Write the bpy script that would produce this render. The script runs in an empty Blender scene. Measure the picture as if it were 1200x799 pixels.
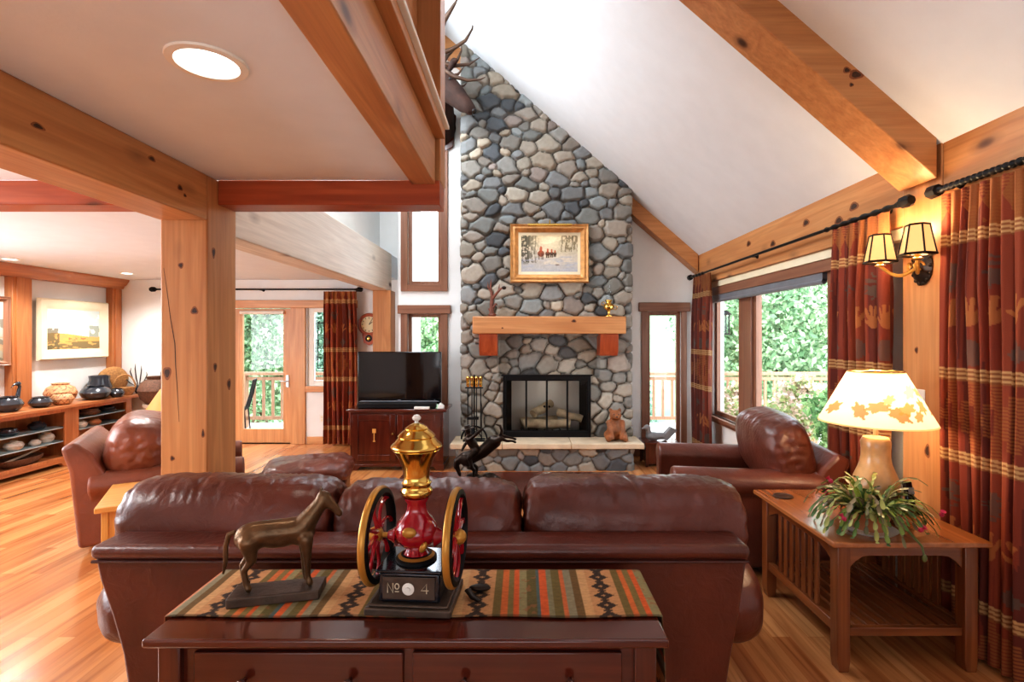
import bpy, bmesh, math, random
import numpy as np
from mathutils import Vector, Matrix, noise, Euler

random.seed(7)
S = bpy.context.scene
COL = S.collection
PI = math.pi
R = math.radians


# ------------------------------------------------------------------ colours and materials
def lin(c):
    o = []
    for v in c[:3]:
        v = v / 255.0
        o.append(v / 12.92 if v <= .04045 else ((v + .055) / 1.055) ** 2.4)
    return o


def L4(c):
    return tuple(lin(c)) + (1.0,)


def mat_base(name):
    m = bpy.data.materials.new(name)
    m.use_nodes = True
    nt = m.node_tree
    return m, nt, nt.nodes['Principled BSDF']


def N(nt, t, **kw):
    n = nt.nodes.new(t)
    for k, v in kw.items():
        if k in n.inputs:
            n.inputs[k].default_value = v
        else:
            setattr(n, k, v)
    return n


def ramp(nt, stops):
    r = nt.nodes.new('ShaderNodeValToRGB')
    e = r.color_ramp.elements
    e[0].position, e[0].color = stops[0]
    e[1].position, e[1].color = stops[-1]
    for p, c in stops[1:-1]:
        x = e.new(p)
        x.color = c
    return r


def plain(name, rgb, rough=.5, metal=0., var=.12, scale=6., bump=0., bscale=60., spec=.5, coat=0., sss=0.):
    m, nt, b = mat_base(name)
    tc = N(nt, 'ShaderNodeTexCoord')
    nz = N(nt, 'ShaderNodeTexNoise', Scale=scale, Detail=4.)
    nt.links.new(tc.outputs['Object'], nz.inputs['Vector'])
    c = lin(rgb)
    lo = tuple(x * (1 - var) for x in c) + (1,)
    hi = tuple(min(1, x * (1 + var)) for x in c) + (1,)
    rp = ramp(nt, [(.3, lo), (.7, hi)])
    nt.links.new(nz.outputs['Fac'], rp.inputs['Fac'])
    nt.links.new(rp.outputs['Color'], b.inputs['Base Color'])
    b.inputs['Roughness'].default_value = rough
    b.inputs['Metallic'].default_value = metal
    b.inputs['Specular IOR Level'].default_value = spec
    b.inputs['Coat Weight'].default_value = coat
    b.inputs['Coat Roughness'].default_value = .12
    if bump:
        n2 = N(nt, 'ShaderNodeTexNoise', Scale=bscale, Detail=3.)
        nt.links.new(tc.outputs['Object'], n2.inputs['Vector'])
        bp = N(nt, 'ShaderNodeBump', Strength=bump, Distance=.01)
        nt.links.new(n2.outputs['Fac'], bp.inputs['Height'])
        nt.links.new(bp.outputs['Normal'], b.inputs['Normal'])
    return m


def wood(name, light, dark, axis=0, rough=.4, coat=0., knots=True, fine=1.0, knotcol=(70, 34, 16)):
    m, nt, b = mat_base(name)
    tc = N(nt, 'ShaderNodeTexCoord')
    mp = N(nt, 'ShaderNodeMapping')
    sc = [9. * fine] * 3
    sc[axis] = .7 * fine
    mp.inputs['Scale'].default_value = sc
    nt.links.new(tc.outputs['Object'], mp.inputs['Vector'])
    nz = N(nt, 'ShaderNodeTexNoise', Scale=1.3, Detail=5., Distortion=1.2)
    nt.links.new(mp.outputs['Vector'], nz.inputs['Vector'])
    mid = tuple((a + c) / 2 for a, c in zip(light, dark))
    rp = ramp(nt, [(.25, L4(dark)), (.5, L4(mid)), (.75, L4(light))])
    nt.links.new(nz.outputs['Fac'], rp.inputs['Fac'])
    # fine growth rings
    mp2 = N(nt, 'ShaderNodeMapping')
    s2 = [60. * fine] * 3
    s2[axis] = 1.5 * fine
    mp2.inputs['Scale'].default_value = s2
    nt.links.new(tc.outputs['Object'], mp2.inputs['Vector'])
    n2 = N(nt, 'ShaderNodeTexNoise', Scale=1., Detail=2.)
    nt.links.new(mp2.outputs['Vector'], n2.inputs['Vector'])
    r2 = ramp(nt, [(.35, (.72, .72, .72, 1)), (.6, (1, 1, 1, 1))])
    nt.links.new(n2.outputs['Fac'], r2.inputs['Fac'])
    mx = N(nt, 'ShaderNodeMixRGB', blend_type='MULTIPLY')
    mx.inputs[0].default_value = .38
    nt.links.new(rp.outputs['Color'], mx.inputs[1])
    nt.links.new(r2.outputs['Color'], mx.inputs[2])
    out = mx.outputs[0]
    if knots:
        mp3 = N(nt, 'ShaderNodeMapping')
        s3 = [4.0] * 3
        s3[axis] = 1.9
        mp3.inputs['Scale'].default_value = s3
        nt.links.new(tc.outputs['Object'], mp3.inputs['Vector'])
        v = N(nt, 'ShaderNodeTexVoronoi', Scale=1.)
        nt.links.new(mp3.outputs['Vector'], v.inputs['Vector'])
        r3 = ramp(nt, [(.06, (1, 1, 1, 1)), (.10, (.75, .75, .75, 1)), (.14, (.3, .3, .3, 1)), (.23, (0, 0, 0, 1))])
        nt.links.new(v.outputs['Distance'], r3.inputs['Fac'])
        m3 = N(nt, 'ShaderNodeMixRGB')
        nt.links.new(r3.outputs['Color'], m3.inputs[0])
        nt.links.new(out, m3.inputs[1])
        m3.inputs[2].default_value = L4(knotcol)
        out = m3.outputs[0]
    nt.links.new(out, b.inputs['Base Color'])
    b.inputs['Roughness'].default_value = rough
    b.inputs['Coat Weight'].default_value = coat
    b.inputs['Coat Roughness'].default_value = .08
    return m


def leather(name, rgb, rough=.36):
    m, nt, b = mat_base(name)
    tc = N(nt, 'ShaderNodeTexCoord')
    nz = N(nt, 'ShaderNodeTexNoise', Scale=3.5, Detail=6.)
    nt.links.new(tc.outputs['Object'], nz.inputs['Vector'])
    c = lin(rgb)
    rp = ramp(nt, [(.3, tuple(x * .7 for x in c) + (1,)), (.7, tuple(x * 1.35 for x in c) + (1,))])
    nt.links.new(nz.outputs['Fac'], rp.inputs['Fac'])
    nt.links.new(rp.outputs['Color'], b.inputs['Base Color'])
    v = N(nt, 'ShaderNodeTexVoronoi', Scale=160.)
    nt.links.new(tc.outputs['Object'], v.inputs['Vector'])
    n3 = N(nt, 'ShaderNodeTexNoise', Scale=14., Detail=4., Distortion=1.5)
    nt.links.new(tc.outputs['Object'], n3.inputs['Vector'])
    b1 = N(nt, 'ShaderNodeBump', Strength=.12, Distance=.003)
    nt.links.new(v.outputs['Distance'], b1.inputs['Height'])
    b2 = N(nt, 'ShaderNodeBump', Strength=.35, Distance=.012)
    nt.links.new(n3.outputs['Fac'], b2.inputs['Height'])
    nt.links.new(b1.outputs['Normal'], b2.inputs['Normal'])
    nt.links.new(b2.outputs['Normal'], b.inputs['Normal'])
    b.inputs['Roughness'].default_value = rough
    b.inputs['Coat Weight'].default_value = .15
    b.inputs['Coat Roughness'].default_value = .25
    return m


def vcol(name, rough=.7, bump=0., bscale=200., metal=0., trans=0., emit=0., spec=.4):
    m, nt, b = mat_base(name)
    a = N(nt, 'ShaderNodeVertexColor', layer_name='Col')
    nt.links.new(a.outputs['Color'], b.inputs['Base Color'])
    b.inputs['Roughness'].default_value = rough
    b.inputs['Metallic'].default_value = metal
    b.inputs['Specular IOR Level'].default_value = spec
    if bump:
        tc = N(nt, 'ShaderNodeTexCoord')
        n2 = N(nt, 'ShaderNodeTexNoise', Scale=bscale, Detail=4.)
        nt.links.new(tc.outputs['Object'], n2.inputs['Vector'])
        bp = N(nt, 'ShaderNodeBump', Strength=bump, Distance=.01)
        nt.links.new(n2.outputs['Fac'], bp.inputs['Height'])
        nt.links.new(bp.outputs['Normal'], b.inputs['Normal'])
    if emit:
        nt.links.new(a.outputs['Color'], b.inputs['Emission Color'])
        b.inputs['Emission Strength'].default_value = emit
    if trans:
        t = N(nt, 'ShaderNodeBsdfTranslucent')
        nt.links.new(a.outputs['Color'], t.inputs['Color'])
        mx = N(nt, 'ShaderNodeMixShader')
        mx.inputs[0].default_value = trans
        nt.links.new(b.outputs[0], mx.inputs[1])
        nt.links.new(t.outputs[0], mx.inputs[2])
        nt.links.new(mx.outputs[0], nt.nodes['Material Output'].inputs['Surface'])
    return m


def glass_mat(name, tint=(1, 1, 1), refl=.9, rough=.0):
    m, nt, b = mat_base(name)
    nt.nodes.remove(b)
    t = N(nt, 'ShaderNodeBsdfTransparent')
    t.inputs['Color'].default_value = tuple(tint) + (1,)
    g = N(nt, 'ShaderNodeBsdfGlossy')
    g.inputs['Roughness'].default_value = rough
    g.inputs['Color'].default_value = (refl, refl, refl, 1)
    f = N(nt, 'ShaderNodeFresnel', IOR=1.45)
    ge = N(nt, 'ShaderNodeNewGeometry')
    mr = N(nt, 'ShaderNodeMapRange')
    mr.inputs['To Min'].default_value = 1.3
    mr.inputs['To Max'].default_value = 1 / 1.3
    nt.links.new(ge.outputs['Backfacing'], mr.inputs['Value'])
    nt.links.new(mr.outputs['Result'], f.inputs['IOR'])
    mx = N(nt, 'ShaderNodeMixShader')
    nt.links.new(f.outputs[0], mx.inputs[0])
    nt.links.new(t.outputs[0], mx.inputs[1])
    nt.links.new(g.outputs[0], mx.inputs[2])
    nt.links.new(mx.outputs[0], nt.nodes['Material Output'].inputs['Surface'])
    return m


def emis(name, rgb, strength, base=None):
    m, nt, b = mat_base(name)
    b.inputs['Base Color'].default_value = L4(base or rgb)
    b.inputs['Emission Color'].default_value = L4(rgb)
    b.inputs['Emission Strength'].default_value = strength
    return m


FIR_L, FIR_D = (208, 152, 100), (178, 118, 70)
M = {}
for ax, k in enumerate('xyz'):
    M['fir_' + k] = wood('fir timber ' + k, FIR_L, FIR_D, ax, .38)
    M['red_' + k] = wood('reddened fir ' + k, (190, 98, 58), (150, 66, 36), ax, .35)  # redder copy of fir; on the beams it stands for their shading
    M['trim_' + k] = wood('trim wood ' + k, (156, 112, 86), (124, 82, 62), ax, .4, knots=False)
    M['door_' + k] = wood('door wood ' + k, (222, 168, 118), (192, 132, 84), ax, .4, knots=False)
    M['mah_' + k] = wood('mahogany ' + k, (100, 42, 26), (68, 26, 15), ax, .2, .5, knots=False)
    M['pale_' + k] = wood('glare-paled beam ' + k, (240, 228, 214), (216, 200, 184), ax, .5)  # near-white stands for window glare, put into the beam's colour
    M['oak_' + k] = wood('oak ' + k, (150, 88, 46), (104, 56, 28), ax, .26, .4, knots=False)
    M['oaktop_' + k] = wood('oak top ' + k, (184, 116, 64), (146, 84, 42), ax, .22, .5, knots=False)  # lighter oak: lamplight on the table top put into the colour
    M['honey_' + k] = wood('honey oak ' + k, (232, 176, 96), (206, 142, 70), ax, .35, .1, knots=False)
    M['cherry_' + k] = wood('cherry built in ' + k, (202, 136, 86), (166, 100, 58), ax, .35, knots=False)
M['wall'] = plain('white plaster wall', (236, 236, 234), .85, var=.02, bump=.08, bscale=90.)
M['ceil'] = plain('white plaster ceiling', (230, 234, 238), .9, var=.02, bump=.05, bscale=70.)
M['white'] = plain('white paint', (240, 236, 226), .5, var=.02)
M['leather'] = leather('burgundy leather', (90, 40, 26), .36)
M['leather2'] = leather('brown leather', (98, 50, 36), .38)
M['leather3'] = leather('tan brown leather', (122, 68, 48), .36)
M['knot'] = plain('knot heart', (62, 34, 20), .5, 0, .3, 60.)
M['knot_ring'] = plain('knot ring', (136, 80, 44), .45, 0, .3, 50.)
M['pipe'] = leather('leather piping', (70, 28, 20), .4)
M['glass'] = glass_mat('window glass')
M['shelfglass'] = plain('frosted shelf glass', (176, 200, 208), .12, var=.02)
M['firedoor'] = glass_mat('smoked fire glass', (.86, .85, .83))
M['clear'] = glass_mat('clear drinking glass', (.93, .96, .97))
M['black'] = plain('black iron', (26, 25, 26), .45, .6, bump=.05)
M['blackgloss'] = plain('black gloss plastic', (10, 10, 12), .12, spec=.6)
M['screen'] = plain('television screen', (7, 8, 12), .06, spec=.6)
M['grey'] = plain('grey plastic', (120, 122, 128), .35)
M['brass'] = plain('polished brass', (216, 178, 98), .16, 1., .1)
M['gold'] = plain('gilded frame', (196, 144, 88), .42, .3, .2, 18., .2, 40.)
M['goldpaint'] = plain('gold paint', (188, 138, 62), .35, .5)
M['bronze'] = plain('dark bronze', (52, 42, 36), .34, .75, .4, 12., .1)
M['horsebronze'] = plain('patinated bronze', (104, 80, 56), .36, .65, .45, 14., .25, 50.)
M['bronze_base'] = plain('bronze plinth', (84, 70, 60), .45, .4, .3, 14., .2)
M['enamel'] = plain('red enamel', (158, 16, 34), .12, .0, .06, coat=.8)
M['pewter'] = plain('dark enamel box', (30, 34, 44), .12, .3, .1, coat=.7)
M['stonecap'] = plain('sandstone slab', (206, 186, 158), .75, 0, .14, 5., .35, 30.)
M['soot'] = plain('sooty firebrick', (20, 18, 17), .9, 0, .3)
M['birch'] = plain('pale gas log', (196, 178, 150), .8, 0, .35, 9., .5, 25.)
M['elkfur'] = plain('dark elk hair', (54, 32, 23), .9, 0, .35, 9., .35, 80.)
M['elklight'] = plain('tan elk hair', (120, 84, 56), .75, 0, .3, 9., .35, 80.)
M['antler'] = plain('brown antler', (84, 60, 44), .5, 0, .3, 10., .3, 40.)
M['nose'] = plain('dark nose', (18, 14, 13), .3)
M['bear'] = plain('carved bear wood', (136, 82, 44), .55, 0, .45, 11., .6, 40.)
M['rust'] = plain('rusty branch', (110, 62, 46), .6, 0, .3, 20., .4)
M['rock'] = plain('grey carved stone', (128, 124, 122), .6, 0, .2, 9., .3, 30.)
M['blackpot'] = plain('burnished black pottery', (46, 50, 58), .22, 0, .15, coat=.4)
M['clay'] = plain('terracotta pottery', (186, 122, 82), .6)
M['wicker'] = plain('woven wicker', (176, 128, 78), .7, 0, .3, 40., .8, 90.)
M['wickerd'] = plain('dark woven wicker', (98, 66, 48), .7, 0, .3, 40., .8, 90.)
M['feather'] = plain('dark feathers', (52, 42, 38), .7, 0, .3, 20.)
M['shell'] = plain('pale shells and stones', (196, 186, 176), .5, 0, .35, 16.)
M['cream'] = plain('cream mat', (232, 220, 190), .6, var=.05)
M['stucco'] = plain('pale pedestal', (190, 170, 150), .7, 0, .15)
M['ceramicw'] = plain('white ceramic', (236, 234, 228), .2, var=.03)
M['steel'] = plain('brushed steel', (190, 190, 190), .3, .9)
M['leafrib'] = plain('stem green', (96, 104, 52), .5)
M['flower'] = plain('magenta bloom', (170, 30, 70), .5)
M['bark'] = plain('tree bark', (96, 78, 62), .9, 0, .3, 8., .5)
M['deck'] = plain('weathered deck boards', (206, 196, 184), .7, 0, .1, 4.)
M['rail'] = wood('deck rail wood', (176, 134, 104), (146, 106, 80), 2, .6, knots=False)
M['hill'] = plain('forest green land', (92, 120, 84), .9, 0, .4, .25)
M['siding'] = plain('outside stucco', (200, 196, 186), .9, 0, .1)
M['v_cloth'] = vcol('woven cloth', .85, .25, 260.)
M['v_curtain'] = vcol('curtain cloth', .8, .2, 240., trans=.12)
M['v_stone'] = vcol('river stone', .62, .3, 38.)
M['v_paint'] = vcol('oil paint', .5, .15, 120.)
M['v_pot'] = vcol('painted pottery', .45, .1, 60.)
M['v_leaf'] = vcol('leaves', .5, 0, trans=.35)
M['v_cactus'] = vcol('cactus leaves', .4, 0, trans=.15)
M['v_shade'] = vcol('paper lampshade with leaves', .8, .1, 90., trans=.45, emit=.38)
M['sconceshade'] = emis('lit parchment shade', (255, 190, 116), .95, (150, 110, 70))
M['amber'] = emis('lit amber shade', (250, 178, 92), .5, (150, 100, 50))
M['lens'] = emis('lit lamp lens', (255, 250, 238), 6.)
M['dial'] = plain('cream clock dial', (232, 218, 176), .5, var=.05)
M['lampbase'] = plain('painted lamp base', (206, 158, 104), .3, 0, .35, 7., coat=.3)
M['lampdark'] = plain('dark painted band', (66, 46, 34), .35, 0, .4, 16., coat=.3)
M['ink'] = plain('off white lettering', (214, 204, 180), .5)
M['dirt'] = plain('soil', (52, 38, 28), .9)


def floor_mat():
    m, nt, b = mat_base('hardwood plank floor')
    tc = N(nt, 'ShaderNodeTexCoord')
    mp = N(nt, 'ShaderNodeMapping')
    mp.inputs['Rotation'].default_value = (0, 0, R(90))
    nt.links.new(tc.outputs['Object'], mp.inputs['Vector'])
    br = N(nt, 'ShaderNodeTexBrick', offset=.37, offset_frequency=2, squash=1.)
    br.inputs['Scale'].default_value = 1.
    br.inputs['Brick Width'].default_value = 1.15
    br.inputs['Row Height'].default_value = .095
    br.inputs['Mortar Size'].default_value = .0015
    br.inputs['Bias'].default_value = 0.
    br.inputs['Color1'].default_value = (0, 0, 0, 1)
    br.inputs['Color2'].default_value = (1, 1, 1, 1)
    br.inputs['Mortar'].default_value = (.1, .1, .1, 1)
    nt.links.new(mp.outputs['Vector'], br.inputs['Vector'])
    rp = ramp(nt, [(0., L4((178, 110, 62))), (.4, L4((200, 136, 82))), (.7, L4((216, 156, 100))), (1., L4((186, 118, 68)))])
    nt.links.new(br.outputs['Color'], rp.inputs['Fac'])
    mp2 = N(nt, 'ShaderNodeMapping')
    mp2.inputs['Scale'].default_value = (16, .9, 1)
    nt.links.new(tc.outputs['Object'], mp2.inputs['Vector'])
    nz = N(nt, 'ShaderNodeTexNoise', Scale=1.2, Detail=5., Distortion=.8)
    nt.links.new(mp2.outputs['Vector'], nz.inputs['Vector'])
    r2 = ramp(nt, [(.28, (.5, .4, .34, 1)), (.55, (1, 1, 1, 1)), (.8, (1.0, .97, .9, 1))])
    nt.links.new(nz.outputs['Fac'], r2.inputs['Fac'])
    mx = N(nt, 'ShaderNodeMixRGB', blend_type='MULTIPLY')
    mx.inputs[0].default_value = .85
    nt.links.new(rp.outputs['Color'], mx.inputs[1])
    nt.links.new(r2.outputs['Color'], mx.inputs[2])
    nt.links.new(mx.outputs[0], b.inputs['Base Color'])
    b.inputs['Roughness'].default_value = .24
    b.inputs['Coat Weight'].default_value = .25
    b.inputs['Coat Roughness'].default_value = .15
    return m


M['floor'] = floor_mat()


# ------------------------------------------------------------------ mesh helpers
class MB:
    def __init__(self):
        self.bm = bmesh.new()

    def box(self, x0, x1, y0, y1, z0, z1):
        v = [self.bm.verts.new(p) for p in
             ((x0, y0, z0), (x1, y0, z0), (x1, y1, z0), (x0, y1, z0), (x0, y0, z1), (x1, y0, z1), (x1, y1, z1), (x0, y1, z1))]
        for f in ((3, 2, 1, 0), (4, 5, 6, 7), (0, 1, 5, 4), (1, 2, 6, 5), (2, 3, 7, 6), (3, 0, 4, 7)):
            self.bm.faces.new([v[i] for i in f])
        return v

    def obox(self, c, s, rot=(0, 0, 0)):
        v = self.box(-s[0] / 2, s[0] / 2, -s[1] / 2, s[1] / 2, -s[2] / 2, s[2] / 2)
        mt = Matrix.Translation(c) @ Euler(rot).to_matrix().to_4x4()
        for q in v:
            q.co = mt @ q.co
        return v

    def prism(self, poly, axis, a0, a1):
        """poly in the two other axes (in x,y,z order), extruded along axis a0..a1"""
        def pt(p, a):
            l = list(p)
            l.insert(axis, a)
            return l
        A = [self.bm.verts.new(pt(p, a0)) for p in poly]
        B = [self.bm.verts.new(pt(p, a1)) for p in poly]
        n = len(poly)
        self.bm.faces.new(A)
        self.bm.faces.new(B[::-1])
        for i in range(n):
            j = (i + 1) % n
            self.bm.faces.new((A[j], A[i], B[i], B[j]))
        return A + B

    def tube(self, pts, rad, n=10, cap=True, flat=1.):
        pts = [Vector(p) for p in pts]
        if not hasattr(rad, '__len__'):
            rad = [rad] * len(pts)
        rings = []
        up = None
        for i, p in enumerate(pts):
            if i == 0:
                t = pts[1] - p
            elif i == len(pts) - 1:
                t = p - pts[i - 1]
            else:
                t = (pts[i + 1] - p).normalized() + (p - pts[i - 1]).normalized()
            t.normalize()
            if up is None:
                up = Vector((0, 0, 1)) if abs(t.z) < .9 else Vector((1, 0, 0))
            a = t.cross(up)
            a.normalize()
            b = a.cross(t)
            b.normalize()
            up = b
            rings.append([self.bm.verts.new(p + (a * math.cos(2 * PI * k / n) + b * math.sin(2 * PI * k / n) * flat) * rad[i]) for k in range(n)])
        for r0, r1 in zip(rings, rings[1:]):
            for k in range(n):
                j = (k + 1) % n
                self.bm.faces.new((r0[k], r0[j], r1[j], r1[k]))
        if cap:
            self.bm.faces.new(rings[0][::-1])
            self.bm.faces.new(rings[-1])

    def lathe(self, prof, n=32, c=(0, 0, 0), rot=None, sx=1., sy=1.):
        mt = Matrix.Translation(c)
        if rot is not None:
            mt = mt @ Euler(rot).to_matrix().to_4x4()
        rings = []
        for r, z in prof:
            if r < 1e-6:
                rings.append([self.bm.verts.new(mt @ Vector((0, 0, z)))])
            else:
                rings.append([self.bm.verts.new(mt @ Vector((r * sx * math.cos(2 * PI * k / n), r * sy * math.sin(2 * PI * k / n), z))) for k in range(n)])
        for r0, r1 in zip(rings, rings[1:]):
            for k in range(n):
                j = (k + 1) % n
                if len(r0) == 1 and len(r1) == 1:
                    continue
                if len(r0) == 1:
                    self.bm.faces.new((r0[0], r1[j], r1[k]))
                elif len(r1) == 1:
                    self.bm.faces.new((r0[k], r0[j], r1[0]))
                else:
                    self.bm.faces.new((r0[k], r0[j], r1[j], r1[k]))
        return self

    def ell(self, c, r, rot=(0, 0, 0), seg=20):
        mt = Matrix.Translation(c) @ Euler(rot).to_matrix().to_4x4() @ Matrix.Diagonal((r[0], r[1], r[2], 1))
        bmesh.ops.create_uvsphere(self.bm, u_segments=seg, v_segments=max(6, seg // 2), radius=1, matrix=mt)

    def cap(self, p0, p1, r0, r1, n=12):
        p0, p1 = Vector(p0), Vector(p1)
        self.ell(p0, (r0,) * 3, seg=n)
        self.ell(p1, (r1,) * 3, seg=n)
        self.tube([p0, p1], [r0, r1], n=n)

    def torus(self, c, Rr, r, rot=(0, 0, 0), n=40, m=10, a0=0, a1=2 * PI):
        mt = Matrix.Translation(c) @ Euler(rot).to_matrix().to_4x4()
        closed = abs(a1 - a0 - 2 * PI) < 1e-6
        cnt = n if closed else n + 1
        rings = []
        for i in range(cnt):
            a = a0 + (a1 - a0) * i / n
            rings.append([self.bm.verts.new(mt @ Vector(((Rr + r * math.cos(2 * PI * k / m)) * math.cos(a), (Rr + r * math.cos(2 * PI * k / m)) * math.sin(a), r * math.sin(2 * PI * k / m)))) for k in range(m)])
        for i in range(n):
            r0, r1 = rings[i], rings[(i + 1) % cnt]
            for k in range(m):
                j = (k + 1) % m
                self.bm.faces.new((r0[k], r1[k], r1[j], r0[j]))

    def build(self, name, mat, parent=None, smooth=True, bevel=0., ang=38, seg=2, loc=None):
        bmesh.ops.recalc_face_normals(self.bm, faces=self.bm.faces[:])
        me = bpy.data.meshes.new(name)
        self.bm.to_mesh(me)
        self.bm.free()
        o = bpy.data.objects.new(name, me)
        COL.objects.link(o)
        if isinstance(mat, str):
            mat = M[mat]
        me.materials.append(mat)
        if smooth:
            me.polygons.foreach_set('use_smooth', [True] * len(me.polygons))
            me.set_sharp_from_angle(angle=R(ang))
        if bevel:
            bv = o.modifiers.new('bevel', 'BEVEL')
            bv.width = bevel
            bv.segments = seg
            bv.limit_method = 'ANGLE'
            bv.angle_limit = R(40)
        if parent is not None:
            o.parent = parent
        if loc is not None:
            o.location = loc
        return o


def tag(o, label, cat=None, group=None):
    o['label'] = label
    if cat:
        o['category'] = cat
    if group:
        o['group'] = group
    return o


def thing(name, label, cat, loc=(0, 0, 0), rz=0., group=None):
    o = bpy.data.objects.new(name, None)
    o.empty_display_size = .1
    COL.objects.link(o)
    o.location = loc
    o.rotation_euler = (0, 0, rz)
    return tag(o, label, cat, group)


def struct_root(name):
    o = bpy.data.objects.new(name, None)
    COL.objects.link(o)
    o['kind'] = 'structure'
    return o


def st(mb, name, mat, parent=None, bevel=0., **kw):
    o = mb.build(name, mat, parent, bevel=bevel, **kw)
    if parent is None:
        o['kind'] = 'structure'
    return o


def dup(root, loc, rz=None, label=None, scale=None):
    r = root.copy()
    COL.objects.link(r)
    r.location = loc
    if rz is not None:
        r.rotation_euler = (0, 0, rz)
    if scale:
        r.scale = (scale,) * 3
    if label:
        r['label'] = label
    for ch in list(root.children):
        c = ch.copy()
        COL.objects.link(c)
        c.parent = r
        for g in list(ch.children):
            d = g.copy()
            COL.objects.link(d)
            d.parent = c
    return r


def grid_obj(name, P, colr, mat, parent=None, smooth=True, mask=None, wrap=False, ang=None):
    """P (n,m,3) array of points, colr (n,m,3) linear colours, mask (n-1,m-1) bool of kept faces"""
    n, m = P.shape[:2]
    idx = np.arange(n * m).reshape(n, m)
    if wrap:
        idx = np.concatenate([idx, idx[:1]], 0)
    f = np.stack([idx[:-1, :-1], idx[1:, :-1], idx[1:, 1:], idx[:-1, 1:]], -1)
    f = f[mask] if mask is not None else f.reshape(-1, 4)
    me = bpy.data.meshes.new(name)
    me.from_pydata(P.reshape(-1, 3).tolist(), [], f.reshape(-1, 4).tolist())
    if colr is not None:
        at = me.color_attributes.new('Col', 'FLOAT_COLOR', 'POINT')
        c4 = np.ones((n * m, 4), dtype=np.float32)
        c4[:, :3] = np.clip(colr.reshape(-1, 3), 0, 1)
        at.data.foreach_set('color', c4.ravel())
    if smooth:
        me.polygons.foreach_set('use_smooth', [True] * len(me.polygons))
        if ang:
            me.set_sharp_from_angle(angle=R(ang))
    o = bpy.data.objects.new(name, me)
    COL.objects.link(o)
    me.materials.append(M[mat] if isinstance(mat, str) else mat)
    if parent is not None:
        o.parent = parent
    return o


def blob(name, shapes, voxel, mat, parent=None, smooth=6):
    """one continuous body grown from tapered limbs ('c',p0,p1,r0,r1) and ellipsoids ('e',c,r[,rot])"""
    mb = MB()
    for s in shapes:
        if s[0] == 'c':
            mb.cap(*s[1:])
        else:
            mb.ell(s[1], s[2], s[3] if len(s) > 3 else (0, 0, 0))
    o = mb.build('tmp_body', mat, None)
    rm = o.modifiers.new('r', 'REMESH')
    rm.mode = 'VOXEL'
    rm.voxel_size = voxel
    sm = o.modifiers.new('s', 'SMOOTH')
    sm.iterations = smooth
    sm.factor = .5
    dg = bpy.context.evaluated_depsgraph_get()
    me = bpy.data.meshes.new_from_object(o.evaluated_get(dg))
    me.name = name
    old = o.data
    bpy.data.objects.remove(o)
    bpy.data.meshes.remove(old)
    me.polygons.foreach_set('use_smooth', [True] * len(me.polygons))
    o = bpy.data.objects.new(name, me)
    COL.objects.link(o)
    if not me.materials:
        me.materials.append(M[mat])
    if parent is not None:
        o.parent = parent
    return o


def puffy(name, size, c, mat, parent=None, e=3.6, n=26, wr=.006, seed=0, rot=(0, 0, 0), gather=0., ex=None):
    """a stuffed cushion: inflated rounded block with puckers"""
    bm = bmesh.new()
    bmesh.ops.create_cube(bm, size=2)
    bmesh.ops.subdivide_edges(bm, edges=bm.edges[:], cuts=n - 1, use_grid_fill=True)
    h = [s / 2 for s in size]
    off = Vector((seed * 13.7, seed * 5.1, seed * 2.3))
    for v in bm.verts:
        p = [math.tan(a * .72) / math.tan(.72) for a in v.co]
        if ex:
            r = (abs(p[0]) ** ex + (abs(p[1]) ** e + abs(p[2]) ** e) ** (ex / e)) ** (-1 / ex)
        else:
            r = (abs(p[0]) ** e + abs(p[1]) ** e + abs(p[2]) ** e) ** (-1 / e)
        q = Vector((p[0] * r * h[0], p[1] * r * h[1], p[2] * r * h[2]))
        d = Vector((q.x / h[0] ** 2, q.y / h[1] ** 2, q.z / h[2] ** 2)).normalized()
        dz = noise.noise(q * 7 + off) * wr + noise.noise(q * 17 + off) * wr * .45
        if gather:
            edge = max(0., abs(p[2] * r) - .45) / .55
            wob = noise.noise(Vector((q.x * 30 + q.y * 9, q.y * 3.5, q.z * 3)) + off) + .5 * noise.noise(Vector((q.x * 62, q.y * 6, q.z * 5)) + off)
            dz += gather * edge * (abs(wob) * -1.0 + .3)
            en = max(0., abs(p[0] * r) - .8) / .2
            dz += gather * en * noise.noise(Vector((q.x * 5, q.y * 24, q.z * 24)) + off)
        v.co = q + d * dz
    me = bpy.data.meshes.new(name)
    bm.to_mesh(me)
    bm.free()
    me.polygons.foreach_set('use_smooth', [True] * len(me.polygons))
    me.materials.append(M[mat])
    o = bpy.data.objects.new(name, me)
    COL.objects.link(o)
    o.location = c
    o.rotation_euler = rot
    if parent is not None:
        o.parent = parent
    return o


def arc(c, r, a0, a1, n, plane='xz', y=0.):
    out = []
    for i in range(n + 1):
        a = a0 + (a1 - a0) * i / n
        u, w = c[0] + r * math.cos(a), c[1] + r * math.sin(a)
        out.append((u, y, w) if plane == 'xz' else ((y, u, w) if plane == 'yz' else (u, w, y)))
    return out


def lerp3(a, b, t):
    return np.asarray(a)[None] * (1 - t[..., None]) + np.asarray(b)[None] * t[..., None]


def vnoise(x, y, seed=0):
    """smooth value noise on arrays"""
    rs = np.random.default_rng(seed)
    T = rs.random((64, 64))
    xi, yi = np.floor(x).astype(int), np.floor(y).astype(int)
    fx, fy = x - xi, y - yi
    fx, fy = fx * fx * (3 - 2 * fx), fy * fy * (3 - 2 * fy)
    g = lambda a, b: T[a % 64, b % 64]
    return (g(xi, yi) * (1 - fx) + g(xi + 1, yi) * fx) * (1 - fy) + (g(xi, yi + 1) * (1 - fx) + g(xi + 1, yi + 1) * fx) * fy


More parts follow.
